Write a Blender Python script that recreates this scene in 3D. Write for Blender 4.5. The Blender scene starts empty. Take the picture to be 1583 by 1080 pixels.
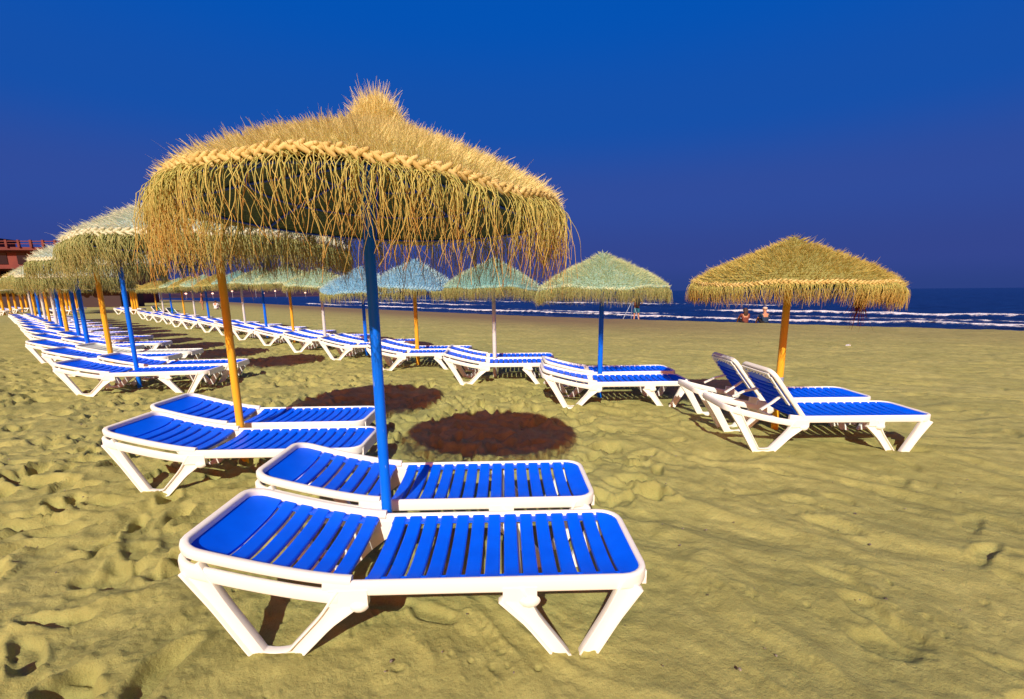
import bpy, bmesh, math, random
import numpy as np
from mathutils import Vector, Matrix

C = bpy.context.scene
COL = C.collection
R = math.radians
rng = np.random.default_rng(7)
random.seed(7)

# ------------------------------------------------------------------ camera
F_PX, W_PX, H_PX = 740.0, 1583.0, 1080.0
cam_d = bpy.data.cameras.new("camera")
cam = bpy.data.objects.new("camera", cam_d)
COL.objects.link(cam)
cam_d.sensor_width = 36.0
cam_d.lens = F_PX / W_PX * 36.0
cam_d.shift_x = -(800 - W_PX / 2) / W_PX
cam_d.shift_y = (600 - H_PX / 2) / W_PX
cam_d.clip_start, cam_d.clip_end = 0.05, 40000
cam.location = (0, 0, 1.5)
PITCH = math.atan((600 - 451) / F_PX)
cam.matrix_world = (Matrix.Translation((0, 0, 1.5)) @ Matrix.Rotation(R(90) - PITCH, 4, 'X')
                    @ Matrix.Rotation(R(-0.5), 4, 'Z'))
C.camera = cam

# ------------------------------------------------------------------ light
SUN_EL, SUN_H = R(35.5), Vector((-0.15, -1.0, 0)).normalized()
SUN_DIR = Vector((SUN_H.x * math.cos(SUN_EL), SUN_H.y * math.cos(SUN_EL), math.sin(SUN_EL)))
sd = bpy.data.lights.new("sun", 'SUN')
sd.energy, sd.angle, sd.color = 5.0, R(0.53), (1.0, 0.95, 0.86)
sun = bpy.data.objects.new("sun", sd)
COL.objects.link(sun)
sun.rotation_euler = SUN_DIR.to_track_quat('Z', 'Y').to_euler()
sun.location = (0, -10, 12)

world = bpy.data.worlds.new("World")
C.world = world
world.use_nodes = True
nt = world.node_tree
for n in list(nt.nodes):
    nt.nodes.remove(n)


def wn(kind, **kw):
    n = nt.nodes.new(kind)
    for k, v in kw.items():
        setattr(n, k, v)
    return n


out = wn('ShaderNodeOutputWorld')
bg = wn('ShaderNodeBackground')
bg.inputs['Strength'].default_value = 1.0
tc = wn('ShaderNodeTexCoord')
sep = wn('ShaderNodeSeparateXYZ')
nt.links.new(tc.outputs['Generated'], sep.inputs[0])
ramp = wn('ShaderNodeValToRGB')
cr = ramp.color_ramp
cr.interpolation = 'EASE'
stops = [(0.0, (0.026, 0.054, 0.230)), (0.055, (0.034, 0.062, 0.275)), (0.17, (0.030, 0.074, 0.335)),
         (0.30, (0.008, 0.082, 0.405)), (0.46, (0.001, 0.086, 0.455)), (0.75, (0.0, 0.075, 0.42)), (1.0, (0.0, 0.06, 0.36))]
cr.elements[0].position, cr.elements[0].color = stops[0][0], (*stops[0][1], 1)
cr.elements[1].position, cr.elements[1].color = 1.0, (*stops[-1][1], 1)
for p, c in stops[1:-1]:
    e = cr.elements.new(p)
    e.color = (*c, 1)
nt.links.new(sep.outputs['Z'], ramp.inputs[0])
# the sky round the sun, behind the photographer: a physical sky with an added red tint to warm the shadows
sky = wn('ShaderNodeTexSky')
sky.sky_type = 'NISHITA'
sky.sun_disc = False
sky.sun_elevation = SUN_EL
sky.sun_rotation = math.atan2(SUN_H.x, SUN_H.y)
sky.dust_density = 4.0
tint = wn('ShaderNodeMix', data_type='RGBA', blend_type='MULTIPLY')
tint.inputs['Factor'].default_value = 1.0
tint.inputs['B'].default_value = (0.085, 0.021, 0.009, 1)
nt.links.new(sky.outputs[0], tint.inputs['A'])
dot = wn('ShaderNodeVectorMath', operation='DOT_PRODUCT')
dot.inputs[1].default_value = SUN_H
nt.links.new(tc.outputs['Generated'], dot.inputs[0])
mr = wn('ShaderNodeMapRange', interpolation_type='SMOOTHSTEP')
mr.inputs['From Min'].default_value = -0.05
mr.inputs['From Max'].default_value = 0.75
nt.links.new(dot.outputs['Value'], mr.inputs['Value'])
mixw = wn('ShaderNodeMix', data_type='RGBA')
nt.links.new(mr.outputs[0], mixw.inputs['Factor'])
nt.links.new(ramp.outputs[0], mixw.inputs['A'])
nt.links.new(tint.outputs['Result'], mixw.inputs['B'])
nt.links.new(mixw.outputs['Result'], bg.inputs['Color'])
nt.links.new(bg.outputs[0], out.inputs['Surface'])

C.view_settings.view_transform = 'Standard'
C.view_settings.look = 'None'
C.view_settings.exposure = 0.0
C.view_settings.gamma = 1.0
C.cycles.max_bounces = 6
C.cycles.transparent_max_bounces = 12


# ------------------------------------------------------------------ helpers
def mesh_np(name, verts, faces, smooth=True, attrs=None, mats=None, sharp=None):
    """verts (N,3); faces: list of (M,k) int arrays (k fixed in each)."""
    me = bpy.data.meshes.new(name)
    verts = np.asarray(verts, np.float32)
    faces = [np.asarray(f, np.int32) for f in faces if len(f)]
    loops = np.concatenate([f.ravel() for f in faces])
    sizes = np.concatenate([np.full(len(f), f.shape[1], np.int32) for f in faces])
    starts = np.concatenate([[0], np.cumsum(sizes)[:-1]]).astype(np.int32)
    me.vertices.add(len(verts))
    me.vertices.foreach_set('co', verts.ravel())
    me.loops.add(len(loops))
    me.loops.foreach_set('vertex_index', loops)
    me.polygons.add(len(sizes))
    me.polygons.foreach_set('loop_start', starts)
    me.update(calc_edges=True)
    me.validate()
    me.polygons.foreach_set('use_smooth', np.full(len(me.polygons), smooth))
    if attrs:
        for k, v in attrs.items():
            a = me.attributes.new(k, 'FLOAT', 'POINT')
            a.data.foreach_set('value', np.asarray(v, np.float32))
    if sharp is not None:
        me.set_sharp_from_angle(angle=R(sharp))
    return me


class MB:
    """collects simple shapes into one mesh"""

    def __init__(s):
        s.v, s.q, s.t, s.polys, s.n = [], [], [], {}, 0

    def add(s, v, faces):
        v = np.asarray(v, float)
        for f in faces:
            s.polys.setdefault(len(f), []).append([i + s.n for i in f])
        s.v.append(v)
        s.n += len(v)

    def box(s, c, size, rz=0.0, ry=0.0):
        x, y, z = [d / 2 for d in size]
        v = np.array([(i, j, k) for i in (-x, x) for j in (-y, y) for k in (-z, z)])
        if ry:
            a, b = math.cos(ry), math.sin(ry)
            v = np.stack([v[:, 0] * a + v[:, 2] * b, v[:, 1], -v[:, 0] * b + v[:, 2] * a], 1)
        if rz:
            a, b = math.cos(rz), math.sin(rz)
            v = np.stack([v[:, 0] * a - v[:, 1] * b, v[:, 0] * b + v[:, 1] * a, v[:, 2]], 1)
        s.add(v + np.array(c), [(0, 1, 3, 2), (4, 6, 7, 5), (0, 4, 5, 1), (2, 3, 7, 6), (0, 2, 6, 4), (1, 5, 7, 3)])

    def sweep(s, path, section, hint=(0, 0, 1), closed=False, scale=None, caps=True):
        """section (M,2): first along side vector, second along hint-like vector"""
        P = np.asarray(path, float)
        n = len(P)
        S = np.asarray(section, float)
        m = len(S)
        hints = np.broadcast_to(np.asarray(hint, float), (n, 3))
        if closed:
            T = np.roll(P, -1, 0) - np.roll(P, 1, 0)
        else:
            T = np.gradient(P, axis=0)
        T /= np.linalg.norm(T, axis=1)[:, None] + 1e-12
        N2 = hints - (hints * T).sum(1)[:, None] * T
        N2 /= np.linalg.norm(N2, axis=1)[:, None] + 1e-12
        N1 = np.cross(T, N2)
        sc = np.ones((n, 2)) if scale is None else np.asarray(scale, float).reshape(n, -1)
        if sc.shape[1] == 1:
            sc = np.repeat(sc, 2, 1)
        V = (P[:, None, :] + S[None, :, 0, None] * sc[:, None, 0:1] * N1[:, None, :]
             + S[None, :, 1, None] * sc[:, None, 1:2] * N2[:, None, :]).reshape(-1, 3)
        f = []
        for i in range(n if closed else n - 1):
            a, b = i * m, ((i + 1) % n) * m
            for j in range(m):
                k = (j + 1) % m
                f.append((a + j, a + k, b + k, b + j))
        if caps and not closed:
            f.append(tuple(range(m))[::-1])
            f.append(tuple((n - 1) * m + j for j in range(m)))
        s.add(V, f)

    def tube(s, a, b, r0, r1=None, n=12):
        r1 = r0 if r1 is None else r1
        ang = np.linspace(0, 2 * math.pi, n, endpoint=False)
        sec = np.stack([np.cos(ang), np.sin(ang)], 1)
        d = np.array(b, float) - np.array(a, float)
        h = (0, 1, 0) if abs(d[2]) > np.linalg.norm(d) * .8 else (0, 0, 1)
        s.sweep([a, b], sec, hint=h, scale=[r0, r1])

    def ball(s, c, r, n=10, m=7):
        c = np.array(c, float)
        r = np.broadcast_to(np.asarray(r, float), (3,))
        v = [c + (0, 0, r[2])]
        for i in range(1, m):
            t = math.pi * i / m
            for j in range(n):
                p = 2 * math.pi * j / n
                v.append(c + np.array((math.sin(t) * math.cos(p), math.sin(t) * math.sin(p), math.cos(t))) * r)
        v.append(c - (0, 0, r[2]))
        f = [(0, 1 + j, 1 + (j + 1) % n) for j in range(n)]
        for i in range(m - 2):
            for j in range(n):
                a, b = 1 + i * n, 1 + (i + 1) * n
                f.append((a + j, b + j, b + (j + 1) % n, a + (j + 1) % n))
        L = len(v) - 1
        a = 1 + (m - 2) * n
        f += [(L, a + (j + 1) % n, a + j) for j in range(n)]
        s.add(v, f)

    def lathe(s, prof, n=24, cap=False):
        v, f = [], []
        for r, z in prof:
            for j in range(n):
                p = 2 * math.pi * j / n
                v.append((r * math.cos(p), r * math.sin(p), z))
        for i in range(len(prof) - 1):
            for j in range(n):
                k = (j + 1) % n
                f.append((i * n + j, i * n + k, (i + 1) * n + k, (i + 1) * n + j))
        s.add(v, f)

    def mesh(s, name, smooth=True, sharp=35, bevel=0.0, seg=2):
        V = np.concatenate(s.v)
        me = mesh_np(name, V, [np.array(f) for f in s.polys.values()], smooth=smooth)
        bm = bmesh.new()
        bm.from_mesh(me)
        bmesh.ops.recalc_face_normals(bm, faces=bm.faces)
        bm.to_mesh(me)
        bm.free()
        me.polygons.foreach_set('use_smooth', np.full(len(me.polygons), smooth))
        if bevel:
            o = bpy.data.objects.new('tmp', me)
            COL.objects.link(o)
            m = o.modifiers.new('b', 'BEVEL')
            m.width, m.segments, m.limit_method, m.angle_limit = bevel, seg, 'ANGLE', R(40)
            dg = bpy.context.evaluated_depsgraph_get()
            me2 = bpy.data.meshes.new_from_object(o.evaluated_get(dg))
            bpy.data.objects.remove(o)
            bpy.data.meshes.remove(me)
            me = me2
            me.name = name
            me.polygons.foreach_set('use_smooth', np.full(len(me.polygons), smooth))
        if smooth:
            me.set_sharp_from_angle(angle=R(sharp))
        return me


def link(name, me, mat, parent=None, loc=(0, 0, 0), label=None):
    o = bpy.data.objects.new(name, me)
    COL.objects.link(o)
    o.location = loc
    if parent is not None:
        o.parent = parent
    if mat is not None:
        if not me.materials:
            me.materials.append(mat)
        o.material_slots[0].link = 'OBJECT'
        o.material_slots[0].material = mat
    if label:
        o['label'] = label
    return o


def tag(o, label=None, cat=None, group=None, kind=None):
    if label: o['label'] = label
    if cat: o['category'] = cat
    if group: o['group'] = group
    if kind: o['kind'] = kind
    return o


def thing(name, label, cat, loc=(0, 0, 0), rz=0.0, group=None):
    o = bpy.data.objects.new(name, None)
    COL.objects.link(o)
    o.empty_display_size = .2
    o.location = loc
    o.rotation_euler = (0, 0, rz)
    return tag(o, label, cat, group)


def perlin(x, y, seed=0):
    xi, yi = np.floor(x).astype(np.int64), np.floor(y).astype(np.int64)
    xf, yf = x - xi, y - yi

    def g(ix, iy, dx, dy):
        h = (ix * 374761393 + iy * 668265263 + seed * 1442695041) & 0x7fffffff
        h = ((h ^ (h >> 13)) * 1274126177) & 0x7fffffff
        a = ((h ^ (h >> 16)) & 0xffff) / 65536.0 * 2 * np.pi
        return np.cos(a) * dx + np.sin(a) * dy
    u, v = xf * xf * xf * (xf * (xf * 6 - 15) + 10), yf * yf * yf * (yf * (yf * 6 - 15) + 10)
    a = g(xi, yi, xf, yf) * (1 - u) + g(xi + 1, yi, xf - 1, yf) * u
    b = g(xi, yi + 1, xf, yf - 1) * (1 - u) + g(xi + 1, yi + 1, xf - 1, yf - 1) * u
    return (a * (1 - v) + b * v) * 1.4


def sstep(a, b, x):
    t = np.clip((x - a) / (b - a), 0, 1)
    return t * t * (3 - 2 * t)


# ------------------------------------------------------------------ materials
def mat(name):
    m = bpy.data.materials.new(name)
    m.use_nodes = True
    t = m.node_tree
    b = t.nodes['Principled BSDF']
    return m, t, b


def nd(t, kind, **kw):
    n = t.nodes.new(kind)
    for k, v in kw.items():
        setattr(n, k, v)
    return n


def plain(name, col, rough=.5, noise=.12, scale=30, spec=.5, bump=0.0, col2=None, metal=0.0):
    """paint or plastic: colour broken by slight grime"""
    m, t, b = mat(name)
    co = nd(t, 'ShaderNodeTexCoord')
    nz = nd(t, 'ShaderNodeTexNoise')
    nz.inputs['Scale'].default_value = scale
    nz.inputs['Detail'].default_value = 6
    t.links.new(co.outputs['Object'], nz.inputs['Vector'])
    mx = nd(t, 'ShaderNodeMix', data_type='RGBA')
    mp = nd(t, 'ShaderNodeMapRange')
    mp.inputs['From Min'].default_value, mp.inputs['From Max'].default_value = .35, .75
    t.links.new(nz.outputs['Fac'], mp.inputs['Value'])
    t.links.new(mp.outputs[0], mx.inputs['Factor'])
    mx.inputs['A'].default_value = (*col, 1)
    c2 = col2 or tuple(c * (1 - noise) for c in col)
    mx.inputs['B'].default_value = (*c2, 1)
    t.links.new(mx.outputs['Result'], b.inputs['Base Color'])
    b.inputs['Roughness'].default_value = rough
    b.inputs['Specular IOR Level'].default_value = spec
    b.inputs['Metallic'].default_value = metal
    if bump:
        bp = nd(t, 'ShaderNodeBump')
        bp.inputs['Strength'].default_value = bump
        bp.inputs['Distance'].default_value = .004
        t.links.new(nz.outputs['Fac'], bp.inputs['Height'])
        t.links.new(bp.outputs[0], b.inputs['Normal'])
    return m


M = {}
M['white'] = plain('white_resin', (.90, .87, .76), .42, col2=(.84, .86, .78), scale=6, spec=.4, bump=.05)
M['blue'] = plain('blue_slats', (.0, .125, .97), .42, col2=(.0, .10, .86), scale=9, spec=.2)
M['pale'] = plain('pale_slats', (.62, .66, .58), .45, scale=9, col2=(.52, .58, .52))
M['green'] = plain('green_cloth', (.01, .30, .10), .8, scale=12)
M['yellow_edge'] = plain('yellow_cloth', (.75, .45, .03), .8, scale=12)
M['hinge'] = plain('hinge_plastic', (.70, .68, .62), .45, scale=20)


def paint_pole(name, col, chip, amount):
    m, t, b = mat(name)
    co = nd(t, 'ShaderNodeTexCoord')
    mpn = nd(t, 'ShaderNodeMapping')
    mpn.inputs['Scale'].default_value = (60, 60, 9)
    t.links.new(co.outputs['Object'], mpn.inputs['Vector'])
    nz = nd(t, 'ShaderNodeTexNoise')
    nz.inputs['Scale'].default_value = 1.0
    nz.inputs['Detail'].default_value = 5
    t.links.new(mpn.outputs[0], nz.inputs['Vector'])
    mp = nd(t, 'ShaderNodeMapRange')
    mp.inputs['From Min'].default_value, mp.inputs['From Max'].default_value = amount, amount + .03
    t.links.new(nz.outputs['Fac'], mp.inputs['Value'])
    n2 = nd(t, 'ShaderNodeTexNoise')
    n2.inputs['Scale'].default_value = 7
    t.links.new(co.outputs['Object'], n2.inputs['Vector'])
    m1 = nd(t, 'ShaderNodeMix', data_type='RGBA')
    m1.inputs['A'].default_value = (*col, 1)
    m1.inputs['B'].default_value = (*(c * .78 for c in col), 1)
    t.links.new(n2.outputs['Fac'], m1.inputs['Factor'])
    m2 = nd(t, 'ShaderNodeMix', data_type='RGBA')
    m2.inputs['B'].default_value = (*chip, 1)
    t.links.new(m1.outputs['Result'], m2.inputs['A'])
    t.links.new(mp.outputs[0], m2.inputs['Factor'])
    t.links.new(m2.outputs['Result'], b.inputs['Base Color'])
    b.inputs['Roughness'].default_value = .4
    b.inputs['Specular IOR Level'].default_value = .25
    bp = nd(t, 'ShaderNodeBump')
    bp.inputs['Strength'].default_value = .3
    bp.inputs['Distance'].default_value = .002
    t.links.new(nz.outputs['Fac'], bp.inputs['Height'])
    t.links.new(bp.outputs[0], b.inputs['Normal'])
    return m


M['pole_blue'] = paint_pole('blue_pole_paint', (.0, .17, .90), (.35, .42, .55), .70)
M['pole_orange'] = paint_pole('orange_pole_paint', (1.0, .49, .03), (.55, .30, .10), .74)
M['pole_white'] = paint_pole('white_pole_paint', (.80, .76, .66), (.45, .42, .40), .74)
M['grey_metal'] = plain('grey_metal', (.30, .36, .42), .45, scale=20)


def straw(name, a, b_, tip, rough=.75):
    m, t, b = mat(name)
    geo = nd(t, 'ShaderNodeNewGeometry')
    rp = nd(t, 'ShaderNodeValToRGB')
    rp.color_ramp.elements[0].color = (*a, 1)
    rp.color_ramp.elements[1].color = (*b_, 1)
    t.links.new(geo.outputs['Random Per Island'], rp.inputs[0])
    at = nd(t, 'ShaderNodeAttribute', attribute_name='tip')
    mx = nd(t, 'ShaderNodeMix', data_type='RGBA')
    t.links.new(at.outputs['Fac'], mx.inputs['Factor'])
    t.links.new(rp.outputs[0], mx.inputs['A'])
    mx.inputs['B'].default_value = (*tip, 1)
    t.links.new(mx.outputs['Result'], b.inputs['Base Color'])
    b.inputs['Roughness'].default_value = rough
    b.inputs['Specular IOR Level'].default_value = .2
    tr = nd(t, 'ShaderNodeBsdfTranslucent')
    t.links.new(mx.outputs['Result'], tr.inputs['Color'])
    ms = nd(t, 'ShaderNodeMixShader')
    ms.inputs[0].default_value = .3
    t.links.new(b.outputs[0], ms.inputs[1])
    t.links.new(tr.outputs[0], ms.inputs[2])
    t.links.new(ms.outputs[0], t.nodes['Material Output'].inputs['Surface'])
    return m


def woven(name, a, b_, scale=55, bump=.8):
    m, t, b = mat(name)
    co = nd(t, 'ShaderNodeTexCoord')
    nz = nd(t, 'ShaderNodeTexNoise')
    nz.inputs['Scale'].default_value = scale
    nz.inputs['Detail'].default_value = 6
    t.links.new(co.outputs['Object'], nz.inputs['Vector'])
    rp = nd(t, 'ShaderNodeValToRGB')
    rp.color_ramp.elements[0].position, rp.color_ramp.elements[0].color = .35, (*b_, 1)
    rp.color_ramp.elements[1].position, rp.color_ramp.elements[1].color = .65, (*a, 1)
    t.links.new(nz.outputs['Fac'], rp.inputs[0])
    t.links.new(rp.outputs[0], b.inputs['Base Color'])
    bp = nd(t, 'ShaderNodeBump')
    bp.inputs['Strength'].default_value = bump
    bp.inputs['Distance'].default_value = .01
    t.links.new(nz.outputs['Fac'], bp.inputs['Height'])
    t.links.new(bp.outputs[0], b.inputs['Normal'])
    b.inputs['Roughness'].default_value = .85
    b.inputs['Specular IOR Level'].default_value = .15
    return m


STRAW = {}
for key, a, b_, tip in [
    ('gold', (.66, .61, .24), (.97, .92, .50), (.88, .74, .30)),
    ('tan', (.42, .41, .12), (.74, .66, .21), (.72, .56, .14)),
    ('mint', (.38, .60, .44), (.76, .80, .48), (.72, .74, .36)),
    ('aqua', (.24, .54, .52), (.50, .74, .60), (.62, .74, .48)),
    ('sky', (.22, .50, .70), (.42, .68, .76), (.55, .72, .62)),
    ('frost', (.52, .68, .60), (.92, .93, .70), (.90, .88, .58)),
]:
    STRAW[key] = (straw(key + '_straw', a, b_, tip), woven(key + '_weave', tuple(c * .8 for c in a), tuple(c * .5 for c in a)))
M['fringe_gold'] = straw('golden_fringe', (.50, .50, .13), (.85, .72, .22), (.72, .34, .07))
M['fringe_olive'] = straw('olive_fringe', (.36, .42, .14), (.66, .64, .26), (.58, .46, .15))
M['braid'] = straw('braid_straw', (.74, .55, .18), (.92, .74, .30), (.85, .66, .25))
M['braid_pale'] = straw('pale_braid_straw', (.70, .70, .46), (.86, .86, .62), (.8, .8, .55))
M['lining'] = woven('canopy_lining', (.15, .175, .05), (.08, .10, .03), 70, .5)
M['rib'] = plain('rib_paint', (.0, .06, .40), .5)


# ------------------------------------------------------------------ sand
SHX = np.array([-600, -158.8, -88.3, -42, -19.8, -7.4, 1.2, 6.7, 13.3, 17.7, 60, 400.])
SHY = np.array([640, 205, 133, 79, 53.3, 39.0, 30.0, 25.2, 19.9, 16.7, -14, -270.])


def shore_d(x, y):
    return (y - np.interp(x, SHX, SHY)) * .74


def ground_z(x, y):
    d = shore_d(x, y)
    return -1.3 * sstep(-.5, 13, d) - .25 * sstep(0, 2.5, d)


def build_sand():
    nfr, nba, nr = 760, 60, 980
    ang = np.concatenate([np.linspace(R(25), R(155), nfr, endpoint=False), np.linspace(R(155), R(385), nba, endpoint=False)])
    rad = np.concatenate([[.25, .4], np.exp(np.linspace(math.log(.6), math.log(260), nr)), [330, 450, 700]])
    na, nrr = len(ang), len(rad)
    A, Rr = np.meshgrid(ang, rad)
    X, Y = Rr * np.cos(A), Rr * np.sin(A)
    Z = ground_z(X, Y)
    fade = 1 - sstep(14, 60, Rr)
    left = sstep(1.2, -2.2, X + .15 * Y)
    right = 1 - left
    # soft, wind-worn undulation with warped crests
    wx = X + .35 * perlin(X * 1.1, Y * 1.1, 3)
    wy = Y + .35 * perlin(X * 1.1 + 9, Y * 1.1, 4)
    n1 = perlin(wx * .9, wy * .9, 1)
    rid = 1 - np.abs(perlin(wx * 1.9, wy * 1.9, 2)) * 2
    rid2 = 1 - np.abs(perlin(wx * 4.3 + 4, wy * 4.3, 5)) * 2
    Z += fade * (.030 * n1 + (.030 * left + .008 * right) * rid + (.014 * left + .004 * right) * rid2)
    a_, b_ = .80, -.60
    U, V = wx * a_ + wy * b_, -wx * b_ + wy * a_
    Z += fade * right * (.022 * (1 - np.abs(perlin(U * .8, V * 3.2, 8)) * 2.2) + .004 * perlin(U * 3, V * 7, 9))
    mid = np.exp(-(((X + .8) / 2.4) ** 2 + ((Y - 5.4) / 2.0) ** 2))
    Z += mid * (.036 * (1 - np.abs(perlin(wx * 3.1 + 7, wy * 3.1, 25)) * 2) + .020 * (1 - np.abs(perlin(wx * 7 + 7, wy * 7, 26)) * 2))
    near = 1 - sstep(4, 9, Rr)
    Z += fade * ((.0055 * left + .003) * perlin(X * 11, Y * 11, 6) + (.003 * left + .0015) * perlin(X * 25, Y * 25, 7))
    Z += near * (.0016 * left + .0008) * (1 - 2.4 * np.abs(perlin(X * 55, Y * 55, 27)))
    lump = np.maximum(perlin(X * 16, Y * 16, 16) - .15, 0) * np.maximum(perlin(X * .8, Y * .8, 17) + .15, 0)
    Z += fade * (.020 * left + .010) * lump
    # footprints and scuffs
    lr = np.log(rad)
    r2 = np.random.default_rng(11)
    cnt = 0
    for i in range(5200):
        rr = math.sqrt(r2.uniform(.8 ** 2, 17 ** 2))
        aa = r2.uniform(R(28), R(152))
        x0, y0 = rr * math.cos(aa), rr * math.sin(aa)
        l = 1.0 if x0 + .15 * y0 < -.9 else .13
        if 3.2 < y0 < 8 and -3 < x0 < 1.2:
            l = .95
        if r2.random() > l or shore_d(x0, y0) > -1:
            continue
        L, Wd = r2.uniform(.11, .19), r2.uniform(.05, .085)
        dep = r2.uniform(.014, .036) * (.4 if l < .5 else 1.35)
        th = r2.uniform(0, math.pi * 2)
        ext = .36
        i0, i1 = np.searchsorted(rad, [rr - ext, rr + ext])
        dA = ext / rr
        j0, j1 = np.searchsorted(ang[:nfr], [aa - dA, aa + dA])
        if i1 <= i0 or j1 <= j0:
            continue
        xs, ys = X[i0:i1, j0:j1] - x0, Y[i0:i1, j0:j1] - y0
        u, v = xs * math.cos(th) + ys * math.sin(th), -xs * math.sin(th) + ys * math.cos(th)
        v = v + .12 * u * u / L
        d = np.sqrt((u / L) ** 2 + (v / Wd) ** 2)
        d = d * (1 + .15 * perlin(xs * 9 + i, ys * 9, 21))
        bowl = -dep * (1 - sstep(.55, 1.0, d))
        rim = dep * .55 * np.exp(-((d - 1.18) / .2) ** 2) * (.6 + .4 * np.tanh(3 * u / L))
        cur = Z[i0:i1, j0:j1]
        Z[i0:i1, j0:j1] = cur * (1 - .55 * (1 - sstep(.6, 1.1, d))) + bowl + rim
        cnt += 1
    Z += fade * right * (.0045 * (1 - 2 * np.abs(perlin(U * 2.2, V * 9, 28))) + .003 * perlin(U * 5, V * 18, 29))
    for i in range(4200):       # small pits, toe marks and clods
        rr = math.sqrt(r2.uniform(.8 ** 2, 9 ** 2))
        aa = r2.uniform(R(28), R(152))
        x0, y0 = rr * math.cos(aa), rr * math.sin(aa)
        if perlin(np.array([x0 * 1.3]), np.array([y0 * 1.3]), 35)[0] < (-.05 if x0 < 0 else .12):
            continue
        L, Wd = r2.uniform(.012, .04), r2.uniform(.010, .022)
        dep = r2.uniform(.004, .012) * (1 if r2.random() < .6 else -.8)
        th = r2.uniform(0, math.pi)
        i0, i1 = np.searchsorted(rad, [rr - .09, rr + .09])
        dA = .09 / rr
        j0, j1 = np.searchsorted(ang[:nfr], [aa - dA, aa + dA])
        if i1 <= i0 or j1 <= j0:
            continue
        xs, ys = X[i0:i1, j0:j1] - x0, Y[i0:i1, j0:j1] - y0
        u, v = xs * math.cos(th) + ys * math.sin(th), -xs * math.sin(th) + ys * math.cos(th)
        d = np.sqrt((u / L) ** 2 + (v / Wd) ** 2)
        Z[i0:i1, j0:j1] += -dep * (1 - sstep(.3, 1.0, d)) + .4 * abs(dep) * np.exp(-((d - 1.3) / .3) ** 2)
    verts = np.stack([X, Y, Z], -1).reshape(-1, 3)
    verts = np.concatenate([verts, [[0, 0, 0]]])
    i, j = np.meshgrid(np.arange(nrr - 1), np.arange(na), indexing='ij')
    k = (j + 1) % na
    quads = np.stack([i * na + j, (i + 1) * na + j, (i + 1) * na + k, i * na + k], -1).reshape(-1, 4)
    jj = np.arange(na)
    tris = np.stack([jj, (jj + 1) % na, np.full(na, nrr * na)], -1)[:, [2, 0, 1]]
    d = shore_d(verts[:, 0], verts[:, 1])
    wet = sstep(-13, -1.0, d) * .75 + .25 * sstep(-1.5, .5, d)
    wet = np.clip(wet * sstep(12, 2, verts[:, 0]) + .35 * sstep(-9, -2, d), 0, 1)
    me = mesh_np('sand', verts, [quads, tris], attrs={'damp': wet})
    m, t, b = mat('sand')
    co = nd(t, 'ShaderNodeTexCoord')
    def noise(s, det=5, rough=.55):
        n = nd(t, 'ShaderNodeTexNoise')
        n.inputs['Scale'].default_value = s
        n.inputs['Detail'].default_value = det
        n.inputs['Roughness'].default_value = rough
        t.links.new(co.outputs['Object'], n.inputs['Vector'])
        return n
    na_ = noise(.8)
    nb_ = noise(7)
    r1 = nd(t, 'ShaderNodeValToRGB')
    r1.color_ramp.elements[0].position, r1.color_ramp.elements[0].color = .32, (.355, .352, .112, 1)
    r1.color_ramp.elements[1].position, r1.color_ramp.elements[1].color = .68, (.455, .435, .145, 1)
    t.links.new(na_.outputs['Fac'], r1.inputs[0])
    m2 = nd(t, 'ShaderNodeMix', data_type='RGBA', blend_type='MULTIPLY')
    m2.inputs['Factor'].default_value = 1
    r2_ = nd(t, 'ShaderNodeValToRGB')
    r2_.color_ramp.elements[0].position, r2_.color_ramp.elements[0].color = .3, (.76, .76, .74, 1)
    r2_.color_ramp.elements[1].position, r2_.color_ramp.elements[1].color = .7, (1.06, 1.06, 1.06, 1)
    t.links.new(nb_.outputs['Fac'], r2_.inputs[0])
    t.links.new(r1.outputs[0], m2.inputs['A'])
    t.links.new(r2_.outputs[0], m2.inputs['B'])
    # dark grains
    gr = noise(420, 2)
    rg = nd(t, 'ShaderNodeValToRGB')
    rg.color_ramp.elements[0].position, rg.color_ramp.elements[0].color = .30, (.42, .38, .34, 1)
    rg.color_ramp.elements[1].position, rg.color_ramp.elements[1].color = .46, (1, 1, 1, 1)
    t.links.new(gr.outputs['Fac'], rg.inputs[0])
    m3 = nd(t, 'ShaderNodeMix', data_type='RGBA', blend_type='MULTIPLY')
    m3.inputs['Factor'].default_value = .8
    t.links.new(m2.outputs['Result'], m3.inputs['A'])
    t.links.new(rg.outputs[0], m3.inputs['B'])
    at = nd(t, 'ShaderNodeAttribute', attribute_name='damp')
    m4 = nd(t, 'ShaderNodeMix', data_type='RGBA')
    m4.inputs['B'].default_value = (.20, .15, .075, 1)
    t.links.new(at.outputs['Fac'], m4.inputs['Factor'])
    t.links.new(m3.outputs['Result'], m4.inputs['A'])
    t.links.new(m4.outputs['Result'], b.inputs['Base Color'])
    b.inputs['Roughness'].default_value = .9
    b.inputs['Specular IOR Level'].default_value = .1
    bn = noise(45, 10, .75)
    bm_ = noise(13, 6, .6)
    b0 = nd(t, 'ShaderNodeBump')
    b0.inputs['Strength'].default_value = .45
    b0.inputs['Distance'].default_value = .03
    t.links.new(bm_.outputs['Fac'], b0.inputs['Height'])
    b1 = nd(t, 'ShaderNodeBump')
    t.links.new(b0.outputs[0], b1.inputs['Normal'])
    b1.inputs['Strength'].default_value = .75
    b1.inputs['Distance'].default_value = .012
    t.links.new(bn.outputs['Fac'], b1.inputs['Height'])
    b2 = nd(t, 'ShaderNodeBump')
    b2.inputs['Strength'].default_value = .35
    b2.inputs['Distance'].default_value = .003
    t.links.new(gr.outputs['Fac'], b2.inputs['Height'])
    t.links.new(b1.outputs[0], b2.inputs['Normal'])
    t.links.new(b2.outputs[0], b.inputs['Normal'])
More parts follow.
